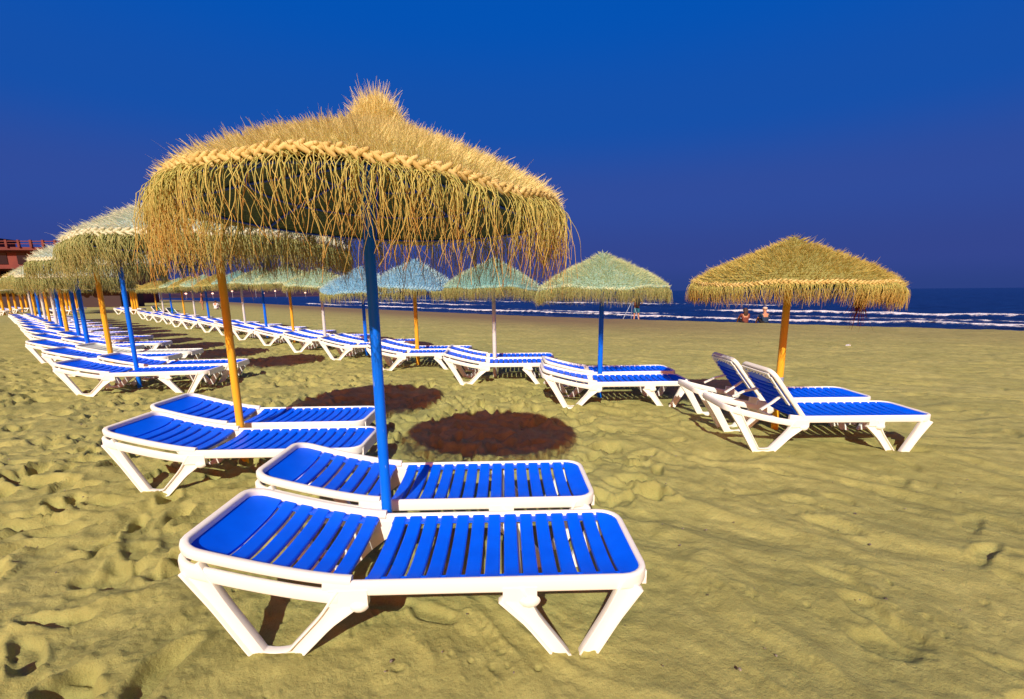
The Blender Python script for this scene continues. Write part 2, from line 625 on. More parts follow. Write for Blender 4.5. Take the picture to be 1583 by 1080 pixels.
    o = link('sand', me, m)
    tag(o, kind='structure')


build_sand()

# ------------------------------------------------------------------ sea
SEA_Z = -.75


def build_sea():
    na, nr = 500, 420
    ang = np.linspace(R(-20), R(200), na)
    rad = np.concatenate([np.exp(np.linspace(math.log(8), math.log(900), nr)), [1500, 3000, 8000, 25000]])
    A, Rr = np.meshgrid(ang, rad)
    X, Y = Rr * np.cos(A), Rr * np.sin(A)
    d = shore_d(X, Y)
    k = 1 - sstep(150, 600, Rr)
    w = .10 * perlin(d * .25 + .4 * perlin(X * .05, Y * .05, 31), (X * .74 - Y * .67) * .04, 30)
    w += .05 * perlin(X * .5, Y * .5, 32) + .03 * perlin(X * 1.3, Y * 1.3, 33)
    Z = SEA_Z + w * k
    verts = np.stack([X, Y, Z], -1).reshape(-1, 3)
    n, m_ = len(rad), na
    i, j = np.meshgrid(np.arange(n - 1), np.arange(m_ - 1), indexing='ij')
    q = np.stack([i * m_ + j, i * m_ + j + 1, (i + 1) * m_ + j + 1, (i + 1) * m_ + j], -1).reshape(-1, 4)[:, ::-1]
    me = mesh_np('sea', verts, [q])
    m, t, b = mat('sea')
    co = nd(t, 'ShaderNodeTexCoord')
    mp = nd(t, 'ShaderNodeMapping')
    mp.inputs['Rotation'].default_value = (0, 0, R(42))
    mp.inputs['Scale'].default_value = (.35, 1.3, 1)
    t.links.new(co.outputs['Object'], mp.inputs['Vector'])
    nz = nd(t, 'ShaderNodeTexNoise')
    nz.inputs['Scale'].default_value = .9
    nz.inputs['Detail'].default_value = 9
    nz.inputs['Roughness'].default_value = .65
    t.links.new(mp.outputs[0], nz.inputs['Vector'])
    rp = nd(t, 'ShaderNodeValToRGB')
    rp.color_ramp.elements[0].position, rp.color_ramp.elements[0].color = .35, (.001, .006, .045, 1)
    rp.color_ramp.elements[1].position, rp.color_ramp.elements[1].color = .7, (.006, .035, .15, 1)
    t.links.new(nz.outputs['Fac'], rp.inputs[0])
    t.links.new(rp.outputs[0], b.inputs['Base Color'])
    b.inputs['Roughness'].default_value = .28
    b.inputs['Specular IOR Level'].default_value = .15
    bp = nd(t, 'ShaderNodeBump')
    bp.inputs['Strength'].default_value = .9
    bp.inputs['Distance'].default_value = .5
    t.links.new(nz.outputs['Fac'], bp.inputs['Height'])
    t.links.new(bp.outputs[0], b.inputs['Normal'])
    tag(link('sea', me, m), kind='structure')


build_sea()


def build_foam():
    m, t, b = mat('foam')
    b.inputs['Base Color'].default_value = (.86, .86, .84, 1)
    b.inputs['Roughness'].default_value = .8
    co = nd(t, 'ShaderNodeTexCoord')
    nz = nd(t, 'ShaderNodeTexNoise')
    nz.inputs['Scale'].default_value = 1.6
    nz.inputs['Detail'].default_value = 8
    nz.inputs['Roughness'].default_value = .7
    t.links.new(co.outputs['Object'], nz.inputs['Vector'])
    at = nd(t, 'ShaderNodeAttribute', attribute_name='edge')
    ad = nd(t, 'ShaderNodeMath', operation='ADD')
    t.links.new(nz.outputs['Fac'], ad.inputs[0])
    t.links.new(at.outputs['Fac'], ad.inputs[1])
    gt = nd(t, 'ShaderNodeMapRange')
    gt.inputs['From Min'].default_value, gt.inputs['From Max'].default_value = .62, .80
    t.links.new(ad.outputs[0], gt.inputs['Value'])
    t.links.new(gt.outputs[0], b.inputs['Alpha'])
    bp = nd(t, 'ShaderNodeBump')
    bp.inputs['Distance'].default_value = .3
    t.links.new(nz.outputs['Fac'], bp.inputs['Height'])
    t.links.new(bp.outputs[0], b.inputs['Normal'])
    m.node_tree.nodes['Principled BSDF'].inputs['Specular IOR Level'].default_value = .1
    V, Q, E = [], [], []
    n0 = 0
    # (distance off shore, width, height, x from, x to, thinness)
    for k, (off, wd, hgt, xa, xb, thin) in enumerate([(14.0, 1.3, .20, -60, 80, .24), (27, 2.0, .26, -4, 26, .26), (26, 2.0, .28, -70, -14, .18),
                                                 (33, 2.6, .30, 30, 90, .2), (19, 1.2, .12, -20, 40, .12), (45, 3.0, .35, -80, 10, .12)]):
        xs = np.arange(xa, xb, .22)
        off_ = off + 1.6 * perlin(xs * .06, xs * 0 + k, 40) + .35 * perlin(xs * .5, xs * 0 + k, 41)
        tx, ty = .67, .74
        ys = np.interp(xs, SHX, SHY)
        cx, cy = xs + tx * off_, ys + ty * off_
        endf = sstep(0, 8, xs - xa) * sstep(0, 8, xb - xs)
        den = thin + .28 * perlin(xs * .12, xs * 0 + k * 7, 42)
        wv = wd * (.75 + .7 * perlin(xs * .25, xs * 0 + k, 43))
        S = np.linspace(-.5, .5, 9)
        prof = np.maximum(1 - (S * 2) ** 2, 0)
        P = np.zeros((len(xs), 9, 3))
        hh = hgt * (.8 + .6 * perlin(xs * .3, xs * 0 + k, 44))
        P[..., 0] = cx[:, None] + tx * S * wv[:, None]
        P[..., 1] = cy[:, None] + ty * S * wv[:, None]
        P[..., 2] = SEA_Z + .12 + prof * hh[:, None] * endf[:, None] + .05 * perlin(P[..., 0] * 3, P[..., 1] * 3, 45)
        e = den[:, None] * endf[:, None] * 1.0 + .35 * prof[None] - .25 - .5 * (1 - endf[:, None])
        V.append(P.reshape(-1, 3))
        E.append(e.ravel())
        i, j = np.meshgrid(np.arange(len(xs) - 1), np.arange(8), indexing='ij')
        a = n0 + i * 9 + j
        Q.append(np.stack([a, a + 9, a + 10, a + 1], -1).reshape(-1, 4))
        n0 += len(xs) * 9
    me = mesh_np('wave_foam', np.concatenate(V), [np.concatenate(Q)], attrs={'edge': np.concatenate(E)})
    o = link('wave_foam', me, m)
    tag(o, 'white foam of small waves breaking along the shoreline', 'foam', kind='stuff')


build_foam()


# ------------------------------------------------------------------ far land, town
def build_land():
    az = np.linspace(R(98), R(150), 260)
    V = []
    for k, (dist, zf) in enumerate([(430, 0), (520, .55), (640, 1.0), (900, .4), (1000, 0)]):
        for a in az:
            u = (math.degrees(a) - 98) / 52
            h = (6 + 26 * u ** 1.2) * (1 + .35 * float(perlin(np.array([u * 9]), np.array([k * .3]), 50)[0]) + .14 * float(perlin(np.array([u * 40]), np.array([k * .5]), 51)[0]))
            V.append((dist * math.cos(a), dist * math.sin(a), -1.2 + zf * h * min(1, u * 8) * dist / 900 * 1.0 + (zf > 0) * 1.0))
    n = len(az)
    Q = [(k * n + j, k * n + j + 1, (k + 1) * n + j + 1, (k + 1) * n + j) for k in range(4) for j in range(n - 1)]
    me = mesh_np('hills', np.array(V), [np.array(Q)])
    tag(link('hills', me, woven('hill_scrub', (.075, .035, .05), (.03, .018, .035), .05, .3)), kind='structure')


build_land()
M['terracotta'] = plain('terracotta_render', (.20, .045, .03), .85, scale=.5, col2=(.12, .028, .025))
M['mauve'] = plain('mauve_render', (.15, .07, .09), .85, scale=.4)
M['bar_wall'] = plain('dark_bar_wall', (.045, .022, .022), .8, scale=.8)
M['dark_roof'] = plain('dark_roof', (.03, .03, .05), .7, scale=.6)
M['glass'] = plain('dark_window_glass', (.02, .015, .02), .2, scale=2)


def hotel():
    root = thing('hotel_building', 'terracotta hotel with roof railing standing beyond the left end of the beach', 'building', (-95, 92, 0), R(8))
    root.scale = (1, 1, 1.08)
    w = MB()
    w.box((0, 0, 4.6), (44, 12, 9.2))
    w.box((-6, 1, 10.0), (9, 8, 1.6))
    link('wall', w.mesh('wall', smooth=False), M['terracotta'], root)
    w = MB()
    w.box((-6, 1, 11.0), (9.8, 8.8, .45))
    link('roof', w.mesh('roof', smooth=False), M['dark_roof'], root)
    w = MB()
    for i in range(23):
        w.box((-21 + i * 1.9, -6.2, 9.75), (.35, .3, 1.1))
    w.box((0, -6.2, 10.1), (43.5, .12, .12))
    w.box((0, -6.2, 9.7), (43.5, .08, .08))
    link('railing', w.mesh('railing', smooth=False), M['terracotta'], root)
    for fl in range(3):
        w = MB()
        w.box((0, -6.6, 2.95 + fl * 2.9), (44.4, 1.2, .22))
        link('balcony', w.mesh('balcony', smooth=False), M['terracotta'], root)
        for i in range(14):
            f = MB()
            f.box((0, 0, 0), (1.5, .16, 1.8))
            o = link('window', f.mesh('window', smooth=False), M['glass'], root, (-20 + i * 3.05, -6.02, 1.6 + fl * 2.9))
    w = MB()
    w.box((-4, -11, 2.9), (15, 6, 5.8))
    link('annex_wall', w.mesh('annex_wall', smooth=False), M['mauve'], root)
    w = MB()
    w.box((-4, -11, 5.95), (15.6, 6.6, .3))
    link('annex_roof', w.mesh('annex_roof', smooth=False), M['terracotta'], root)


hotel()


def emissive(name, col, s):
    m, t, b = mat(name)
    b.inputs['Base Color'].default_value = (*col, 1)
    b.inputs['Emission Color'].default_value = (*col, 1)
    b.inputs['Emission Strength'].default_value = s
    return m


M['lamp'] = emissive('lamp_glow', (1.0, .55, .38), 2.2)


def lamps():
    pm = MB()
    pm.tube((0, 0, 0), (0, 0, 6), .16, .12, 6)
    pm = pm.mesh('post')
    hm = MB()
    hm.ball((0, 0, 6.3), (.75, .75, .55), 8, 6)
    hm = hm.mesh('lamp_head')
    spots = [(-20.5, 1), (-21.3, 1), (-23.4, .9), (-25.2, 1.0), (-26.3, .8), (-27.4, 1.1), (-28.1, 1), (-30.2, .8), (-31.9, 1.1), (-32.4, .9), (-33.6, 1),
             (-34.1, .9), (-36.2, 1), (-37.5, 1), (-38.0, 1.1), (-39.9, .8), (-40.8, 1.0), (-17.2, .9), (-15.5, .7)]
    for i, (az, s) in enumerate(spots):
        a = R(90 - az)
        d = 415
        o = thing('street_lamp', 'tiny lit street lamp in the string of lights along the far shore', 'street lamp',
                  (d * math.cos(a), d * math.sin(a), -1.0 - 1.5 * (i % 3)), 0, 'lit lamps along the far shore')
        o.scale = (1, 1, 1)
        link('post', pm, M['grey_metal'], o)
        link('lamp_head', hm, M['lamp'], o)


lamps()


# ------------------------------------------------------------------ sun lounger
LW = .30        # half width at the rail centre


def zf(x):
    """height of the rail centreline along the lounger (x = 0 head, 1.93 foot)"""
    x = np.asarray(x, float)
    u = np.clip((.72 - x) / .72, 0, 1)
    return .335 + .165 * u ** 1.35


def loop_path(x0, x1, hw, r=.09, zfun=zf, dz=0.0, open_at='x0'):
    """U-shaped plan path: along near side, round the end, back along the far side"""
    pts = []
    s = 1 if x1 > x0 else -1
    for x in np.linspace(x0, x1 - s * r, 12):
        pts.append((x, -hw))
    for a in np.linspace(0, math.pi / 2, 6)[1:]:
        pts.append((x1 - s * r + s * r * math.sin(a), -hw + r - r * math.cos(a)))
    for y in np.linspace(-hw + r, hw - r, 5)[1:-1]:
        pts.append((x1, y))
    for a in np.linspace(0, math.pi / 2, 6):
        pts.append((x1 - s * r + s * r * math.cos(a), hw - r + r * math.sin(a)))
    for x in np.linspace(x1 - s * r, x0, 12)[1:]:
        pts.append((x, hw))
    pts = np.array(pts)
    return np.column_stack([pts, zfun(pts[:, 0]) + dz])


def round_rect(w, h, r=.012, n=3, bottom_open=False):
    p = []
    for cx, cy, a0 in ((w / 2 - r, h / 2 - r, 0), (-w / 2 + r, h / 2 - r, 90), (-w / 2 + r, -h / 2 + r, 180), (w / 2 - r, -h / 2 + r, 270)):
        for i in range(n + 1):
            a = R(a0 + 90 * i / n)
            p.append((cx + r * math.cos(a), cy + r * math.sin(a)))
    return p


def slats(xs, hw, zfun, mb, sag=.03, w=.064):
    sec = np.array([(-w / 2, -.024), (-w / 2, -.004), (-w / 2 + .006, 0), (w / 2 - .006, 0), (w / 2, -.004), (w / 2, -.024),
                    (w / 2 - .005, -.024), (w / 2 - .005, -.008), (-w / 2 + .005, -.008), (-w / 2 + .005, -.024)])
    y = np.concatenate([[-hw], np.linspace(-hw + .012, -hw + .06, 4), np.linspace(-hw + .09, hw - .09, 9), np.linspace(hw - .06, hw - .012, 4), [hw]])
    q = np.abs(y) / hw
    zz = -sag * (1 - q ** 3.2)
    for x in xs:
        e = .01
        sl = float((zfun(x + e) - zfun(x - e)) / (2 * e))
        nrm = np.array((-sl, 0, 1)) / math.hypot(1, sl)
        P = np.column_stack([np.full(len(y), x), y, np.full(len(y), float(zfun(x)))]) + zz[:, None] * nrm
        mb.sweep(P, sec, hint=nrm)


def flange(x0, x1, hw, zfun, mb):
    for s in (-1, 1):
        xx = np.linspace(x0, x1, 14)
        P = np.column_stack([xx, np.full(14, s * (hw - .022)), zfun(xx) - .018])
        mb.sweep(P, [(-.026, -.005), (.026, -.005), (.026, .003), (-.026, .003)])


def end_plate(x0, x1, hw, zfun, mb, xe, r, sag=.03):
    yn = np.linspace(-1, 1, 15)
    q = np.abs(yn)
    s_ = 1 if x1 > x0 else -1

    def half(x):
        dx = max(0.0, s_ * (x - (xe - s_ * r)))
        return min(hw, LW - .014 - r + math.sqrt(max(r * r - dx * dx, 1e-5)))
    xs = np.linspace(x0, x1, 6)
    up = np.linspace(0, 1, 6) ** 2
    V = []
    for lay in (0, -.012):
        for x, u in zip(xs, up):
            for yy, qq in zip(yn * half(x), q):
                V.append((x, yy, float(zfun(x)) - sag * (1 - qq ** 3.2) * (1 - u) + lay))
    f = []
    for i in range(5):
        for j in range(14):
            a = i * 15 + j
            f.append((a, a + 1, a + 16, a + 15))
            a += 90
            f.append((a, a + 15, a + 16, a + 1))
    for j in range(14):
        f.append((j, 90 + j, 91 + j, j + 1))
    mb.add(V, f)


def leg_mesh(top0, foot0, foot1, top1, y, name='leg', outer=True):
    """one moulded V leg: down, round the foot, up; channel section open outwards"""
    s = -1 if y < 0 else 1
    t0, f0, f1, t1 = [np.array(p, float) for p in (top0, foot0, foot1, top1)]
    pts, wd = [], []
    for u in np.linspace(0, 1, 9):
        pts.append(t0 + (f0 - t0) * u)
        wd.append((1.25 if outer else 1.5) - (.30 if outer else .6) * min(1, u * 2.4) - .08 * u)
    mid = (f0 + f1) / 2 - np.array((0, .022))
    for u in np.linspace(0, 1, 7)[1:-1]:
        pts.append((1 - u) ** 2 * f0 + 2 * u * (1 - u) * mid + u * u * f1)
        wd.append(.72)
    for u in np.linspace(0, 1, 9):
        pts.append(f1 + (t1 - f1) * u)
        v = 1 - u
        wd.append((1.5 if outer else 1.25) - (.6 if outer else .30) * min(1, v * 2.4) - .08 * v)
    pts = np.array(pts)
    P = np.column_stack([pts[:, 0], np.full(len(pts), y), pts[:, 1]])
    w, d = .040, .019
    o = s  # outward
    sec = [(-w, -d * 1), (-w, d), (-w + .009, d), (-w + .013, d - .015), (w - .013, d - .015), (w - .009, d), (w, d), (w, -d)]
    if s < 0:
        sec = [(a, -b) for a, b in sec]
    mb = MB()
    sc = np.column_stack([wd, np.ones(len(wd))])
    mb.sweep(P, sec, hint=(0, 1, 0), scale=sc)
    return mb.mesh(name, bevel=.0025, seg=2)


def frame_mesh():
    mb = MB()
    rail = round_rect(.030, .066, .012)
    P = loop_path(.60, 1.93, LW, .10, lambda x: zf(x) - .012)
    mb.sweep(P, rail)
    P = loop_path(.66, .02, LW + .004, .08, lambda x: zf(x) - .055)
    mb.sweep(P, round_rect(.030, .058, .011))
    # skirt at the foot end and gussets
    mb.box((1.935, 0, .30), (.018, 2 * LW - .12, .06))
    mb.tube((.62, -LW, .265), (.62, LW, .265), .014, n=8)
    mb.tube((1.40, -LW, .265), (1.40, LW, .265), .014, n=8)
    for s in (-1, 1):
        mb.box((.70, s * LW, .285), (.16, .036, .07))
        mb.box((1.40, s * LW, .285), (.14, .036, .06))
        mb.ball((1.44, s * (LW + .008), .25), (.045, .022, .03), 10, 8)
        mb.ball((.74, s * (LW + .008), .245), (.04, .02, .028), 10, 8)
    return mb.mesh('frame', bevel=0, sharp=40)


def seat_mesh():
    mb = MB()
    xs = .79 + np.arange(13) * .0825
    slats(xs, LW - .012, lambda x: zf(x) + .012, mb)
    flange(.755, 1.84, LW - .012, lambda x: zf(x) + .012, mb)
    end_plate(1.825, 1.918, LW - .012, lambda x: zf(x) + .012, mb, 1.93, .10)
    return mb.mesh('seat', sharp=30)


HINGE = Vector((.715, 0, .335))


def back_meshes(flat=True):
    """backrest in its own frame: built lying on the curved head rail, or straight for the raised one"""
    zfun = (lambda x: zf(x) + .012) if flat else (lambda x: np.full(np.shape(x), .347))
    mb = MB()
    P = loop_path(.715, .03, LW - .004, .085, lambda x: zfun(x) + .006)
    mb.sweep(P, round_rect(.038, .042, .013))
    if not flat:
        # back of the moulding: crossbar, pegs and catches
        mb.box((.40, 0, .335), (.045, 2 * LW - .05, .03))
        for s in (-1, 1):
            mb.box((.24, s * (LW - .05), .318), (.03, .05, .018))
            mb.sweep([(.40, s * .20, .325), (.36, s * .27, .2), (.34, s * (LW - .01), .08)], round_rect(.036, .022, .006), hint=(1, 0, 0))
        mb.box((.085, 0, .322), (.09, 2 * LW - .08, .012))
        for s in (-1, 1):
            mb.box((.30, s * (LW - .045), .320), (.42, .05, .012))
    rim = mb.mesh('backrest', sharp=40)
    mb = MB()
    xs = .645 - np.arange(6) * .0825
    slats(xs, LW - .022, zfun, mb)
    flange(.68, .17, LW - .022, zfun, mb)
    end_plate(.185, .048, LW - .022, zfun, mb, .03, .085)
    if not flat:
        for i in range(7):
            mb.ball((.085, -.19 + i * .063, .316), .009, 6, 5)
        for r_ in range(5):
            for s in (-.15, 0, .15):
                mb.ball((.22 + r_ * .09, s, .318), .012, 6, 5)
    panel = mb.mesh('back_panel', sharp=30)
    return rim, panel


ME = {}
ME['frame'] = frame_mesh()
ME['seat'] = seat_mesh()
ME['rim'], ME['panel'] = back_meshes(True)
ME['rim_up'], ME['panel_up'] = back_meshes(False)
ME['legs'] = []
for s in (-1, 1):
    ME['legs'].append(leg_mesh((.085, .435), (.315, .03), (.46, .03), (.70, .285), s * (LW + .002)))
    ME['legs'].append(leg_mesh((1.36, .285), (1.585, -.025), (1.675, -.025), (1.865, .315), s * (LW + .002), outer=False))


def lounger(x, y, rz=0.0, sx=1.0, label='', group=None, raised=False, panel=None, seatm=None, z=None, backm=None):
    """x, y: the head end's centre"""
    o = thing('sun_lounger', label, 'sun lounger', (x, y, float(ground_z(np.array(x), np.array(y))) if z is None else z), rz, group)
    o.scale = (sx, 1, 1)
    link('frame', ME['frame'], M['white'], o)
    for l in ME['legs']:
        link('leg', l, M['white'], o)
    link('seat', ME['seat'], seatm or M['blue'], o)
    if not raised:
        b = link('backrest', ME['rim'], M['white'], o)
        link('back_panel', ME['panel'], backm or M['blue'], b)
    else:
        b = link('backrest', ME['rim_up'], M['white'], o)
        link('back_panel', ME['panel_up'], backm or M['blue'], b)
        a = R(53)
        b.matrix_local = Matrix.Translation(HINGE) @ Matrix.Rotation(a, 4, 'Y') @ Matrix.Diagonal((.78, 1, 1, 1)) @ Matrix.Translation(-HINGE)
    return o


# ------------------------------------------------------------------ straw parasol
def prof(q, h, shoulder=.17):
    """height of the thatched cone above the rim, q = r/R"""
    return h * ((1 - shoulder) * (1 - q) + shoulder * (1 - q ** 5)) + .12 * h * np.exp(-q * 7)


def blades(P, D, L, W, bend, segs=2, rg=rng):
    """tapered ribbons; P,D (N,3), L,W (N,), bend (N,3)"""
    n = len(P)
    D = D / np.linalg.norm(D, axis=1)[:, None]
    rnd = rg.normal(size=(n, 3))
    S = np.cross(D, rnd)
    S /= np.linalg.norm(S, axis=1)[:, None] + 1e-9
    k = segs + 1
    t = np.linspace(0, 1, k)
    cen = P[:, None] + D[:, None] * (L[:, None, None] * t[None, :, None]) + bend[:, None] * (L[:, None, None] * (t ** 2)[None, :, None])
    wd = W[:, None] * (1 - .82 * t[None] ** 1.5) / 2
    V = np.stack([cen - S[:, None] * wd[..., None], cen + S[:, None] * wd[..., None]], 2)  # n,k,2,3
    V = V.reshape(-1, 3)
    base = (np.arange(n) * k * 2)[:, None] + (np.arange(segs) * 2)[None]
    Q = np.stack([base, base + 1, base + 3, base + 2], -1).reshape(-1, 4)
    tip = np.broadcast_to(t[None, :, None], (n, k, 2)).ravel()
    return V, Q, tip


def sag(V, Rr):
    """uneven droop of the woven rim"""
    V = np.array(V, float)
    r = np.hypot(V[:, 0], V[:, 1]) / Rr
    ph = np.arctan2(V[:, 1], V[:, 0])
    V[:, 2] += np.clip(r, 0, 1.1) ** 3 * (.016 * np.sin(3 * ph + 1) + .012 * np.sin(5 * ph + 2.2) + .006 * np.sin(11 * ph))
    return V


def cone_shell(Rr, h, n=72, m=14, seed=0, lump=.010):
    q = np.linspace(0, 1, m)
    phi = np.linspace(0, 2 * np.pi, n, endpoint=False)
    Qm, Ph = np.meshgrid(q, phi, indexing='ij')
    Z = prof(Qm, h) + lump * perlin(Qm * 9 * np.cos(Ph) + 30, Qm * 9 * np.sin(Ph) + 30, 60 + seed)
    V = np.stack([Rr * Qm * np.cos(Ph), Rr * Qm * np.sin(Ph), Z], -1).reshape(-1, 3)
    i, j = np.meshgrid(np.arange(m - 1), np.arange(n), indexing='ij')
    k = (j + 1) % n
    Q = np.stack([i * n + j, (i + 1) * n + j, (i + 1) * n + k, i * n + k], -1).reshape(-1, 4)
    return V, Q


def thatch_mesh(Rr, h, N, Lr, Wr, seed, rows=0):
    rg = np.random.default_rng(seed)
    q = np.sqrt(rg.uniform(.0, 1, N))
    if rows:
        q = np.round(q * rows) / rows + rg.normal(0, .12 / rows, N)
    q = np.clip(q, .01, 1.0)
    ph = rg.uniform(0, 2 * np.pi, N)
    z = prof(q, h)
    e = .01
    dz = (prof(np.minimum(q + e, 1), h) - prof(q - e, h)) / (Rr * (np.minimum(q + e, 1) - q + e))
    er = np.stack([np.cos(ph), np.sin(ph), 0 * ph], 1)
    P = er * (Rr * q)[:, None] + np.array((0, 0, 1)) * z[:, None]
    nrm = er * (-dz)[:, None] + np.array((0, 0, 1))
    nrm /= np.linalg.norm(nrm, axis=1)[:, None]
    down = er + np.array((0, 0, 1)) * dz[:, None]
    down /= np.linalg.norm(down, axis=1)[:, None]
    et = np.stack([-np.sin(ph), np.cos(ph), 0 * ph], 1)
    cl = perlin(P[:, 0] * 7 + 20, P[:, 1] * 7 + 20, seed)
    D = nrm * (.55 + .25 * rg.random(N))[:, None] + down * (.45 + .5 * rg.random(N))[:, None] + et * (.55 * cl + .22 * rg.normal(size=N))[:, None] + np.array((0, 0, .22))
    L = rg.uniform(*Lr, N) * (1 + .5 * (rg.random(N) > .95))
    W = rg.uniform(*Wr, N)
    bend = np.array((0, 0, .12)) + .18 * rg.normal(size=(N, 3))
    V, Q, tip = blades(P - nrm * .006, D, L, W, bend, 2, rg)
    return mesh_np('thatch', sag(V, Rr), [Q], smooth=False, attrs={'tip': tip})


def strands_mesh(Rr, N, Lr, rad, seed, clump=9, zoff=0.0, segs=9, inner=.02, wav=1.0):
    rg = np.random.default_rng(seed)
    nc = max(1, N // clump)
    cph = rg.uniform(0, 2 * np.pi, nc)
    cL = rg.uniform(.72, 1.1, nc)
    cdx = rg.normal(0, .10, nc)
    ci = rg.integers(0, nc, N)
    ph = cph[ci] + rg.normal(0, .022, N)
    ph = np.where(rg.random(N) < .45, rg.uniform(0, 2 * np.pi, N), ph)
    L = rg.uniform(*Lr, N) * cL[ci]
    er = np.stack([np.cos(ph), np.sin(ph), 0 * ph], 1)
    et = np.stack([-np.sin(ph), np.cos(ph), 0 * ph], 1)
    P = er * (Rr - inner * rg.random(N))[:, None]
    P[:, 2] += zoff - .015 * rg.random(N)
    K = segs
    st = L / K
    pts = [P.copy()]
    side = cdx[ci] + .10 * rg.normal(size=N)
    rd = .22 + .35 * rg.random(N)
    sv = np.zeros(N)
    rv = np.zeros(N)
    cur = P.copy()
    for k in range(K):
        u = k / K
        sv = sv * .72 + rg.normal(0, .17 * wav, N)
        rv = rv * .75 + rg.normal(0, .11 * wav, N)
        fall = -(.25 + 1.6 * u) if k < 3 else np.full(N, -1.0)
        outw = rd * max(0, 1 - u * 3.2) - .10 * (u > .35)
        d = er * (outw + rv)[:, None] + et * (side * (1 - .4 * u) + sv)[:, None]
        d[:, 2] += fall if np.ndim(fall) else fall
        d /= np.linalg.norm(d, axis=1)[:, None]
        cur = cur + d * st[:, None]
        pts.append(cur.copy())
    pts = np.stack(pts, 1)  # N,K+1,3
    rr = rg.uniform(rad[0], rad[1], N)
    t = np.linspace(0, 1, K + 1)
    ra = rr[:, None] * (1 - .6 * t[None])
    a0 = rg.uniform(0, 6.28, N)
    ring = []
    for s in range(3):
        a = a0 + s * 2 * np.pi / 3
        off = er * np.cos(a)[:, None] + et * np.sin(a)[:, None]
        o = off[:, None] * ra[..., None]
        o[:, :2, 2] += (np.sin(a) * .6)[:, None] * ra[:, :2]
        ring.append(pts + o)
    V = np.stack(ring, 2).reshape(-1, 3)
    base = (np.arange(N) * (K + 1) * 3)[:, None] + (np.arange(K) * 3)[None]
    Q = []
    for s in range(3):
        s2 = (s + 1) % 3
        Q.append(np.stack([base + s, base + s2, base + 3 + s2, base + 3 + s], -1).reshape(-1, 4))
    tip = np.broadcast_to((np.clip(t * 1.25 - .25, 0, 1) ** 1.2)[None, :, None], (N, K + 1, 3)) * rg.uniform(.3, 1, N)[:, None, None]
    return mesh_np('fringe', sag(V, Rr), [np.concatenate(Q)], smooth=True, attrs={'tip': tip.ravel()})


def braid_mesh(Rr, n, thick, rows=1, lift=0.0, seed=0):
    rg = np.random.default_rng(seed)
    V, F3, F4, n0 = [], [], [], 0
    mb = MB()
    mb.ball((0, 0, 0), (1, .27, .27), 8, 6)
    B = np.concatenate(mb.v)
    tri, quad = np.array(mb.polys[3]), np.array(mb.polys[4])
    ln = 2 * np.pi * Rr / n * .95
    for row in range(rows):
        for i in range(n):
            for s in (-1, 1):
                ph = 2 * np.pi * (i + .25 * s) / n
                a = s * R(33 + rg.normal(0, 5)) + math.pi
                b = B * ln * np.array((1.0, 1, 1)) * (thick / .022) ** .0
                ca, sa = math.cos(a), math.sin(a)
                loc = np.stack([b[:, 0] * ca - b[:, 2] * sa, b[:, 1], b[:, 0] * sa + b[:, 2] * ca], 1)
                loc[:, 2] += s * thick * .52 + lift + row * thick * 2.2
                r_ = Rr + loc[:, 1] + rg.normal(0, .002) - row * .03
                pp = ph + loc[:, 0] / Rr
                V.append(np.stack([r_ * np.cos(pp), r_ * np.sin(pp), loc[:, 2]], 1))
                F3.append(tri + n0)
                F4.append(quad + n0)
                n0 += len(B)
    return mesh_np('braid', sag(np.concatenate(V), Rr), [np.concatenate(F3), np.concatenate(F4)])


def tuft_mesh(h, N, L, W, spread, seed, z0=0.0):
    rg = np.random.default_rng(seed)
    a = rg.uniform(0, 2 * np.pi, N)
    r = spread * np.sqrt(rg.random(N))
    P = np.stack([r * .62 * np.cos(a), r * .62 * np.sin(a), h - .02 - r * .55 + 0 * r + z0], 1)
    D = np.stack([np.cos(a) * r / spread * .55, np.sin(a) * r / spread * .55, 1 + 0 * a], 1) + .24 * rg.normal(size=(N, 3))
    Ls = rg.uniform(*L, N) * (1.1 - .4 * r / spread)
    V, Q, tip = blades(P, D, Ls, rg.uniform(*W, N), .22 * rg.normal(size=(N, 3)), 3, rg)
    return mesh_np('tuft', V, [Q], smooth=False, attrs={'tip': tip})


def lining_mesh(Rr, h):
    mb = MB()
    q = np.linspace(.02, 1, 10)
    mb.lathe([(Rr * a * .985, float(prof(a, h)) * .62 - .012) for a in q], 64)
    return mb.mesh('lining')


def rib_mesh(Rr, h, ph, r=.007):
    mb = MB()
    q = np.linspace(.03, .97, 9)
    P = np.stack([Rr * q * math.cos(ph), Rr * q * math.sin(ph), prof(q, h) * .62 - .024], 1)
    a = np.linspace(0, 2 * np.pi, 6, endpoint=False)
    mb.sweep(P, np.stack([np.cos(a), np.sin(a)], 1) * r)
    return mb.mesh('rib')


def hoop_mesh(Rr, h, qs, r=.006):
    mb = MB()
    a = np.linspace(0, 2 * np.pi, 6, endpoint=False)
    p = np.linspace(0, 2 * np.pi, 60, endpoint=False)
    for q in qs:
        z = float(prof(q, h)) * .62 - .026
        mb.sweep(np.stack([Rr * q * np.cos(p), Rr * q * np.sin(p), np.full(60, z)], 1), np.stack([np.cos(a), np.sin(a)], 1) * r, closed=True)
    return mb.mesh('hoop')


def shell_mesh(Rr, h, seed=0, n=72):
    V, Q = cone_shell(Rr, h, n=n, seed=seed)
    return mesh_np('canopy', sag(V, Rr), [Q])


def pole_mesh(zt, r=.033, n=20):
    mb = MB()
    mb.tube((0, 0, -.25), (0, 0, zt), r, n=n)
    return mb.mesh('pole')


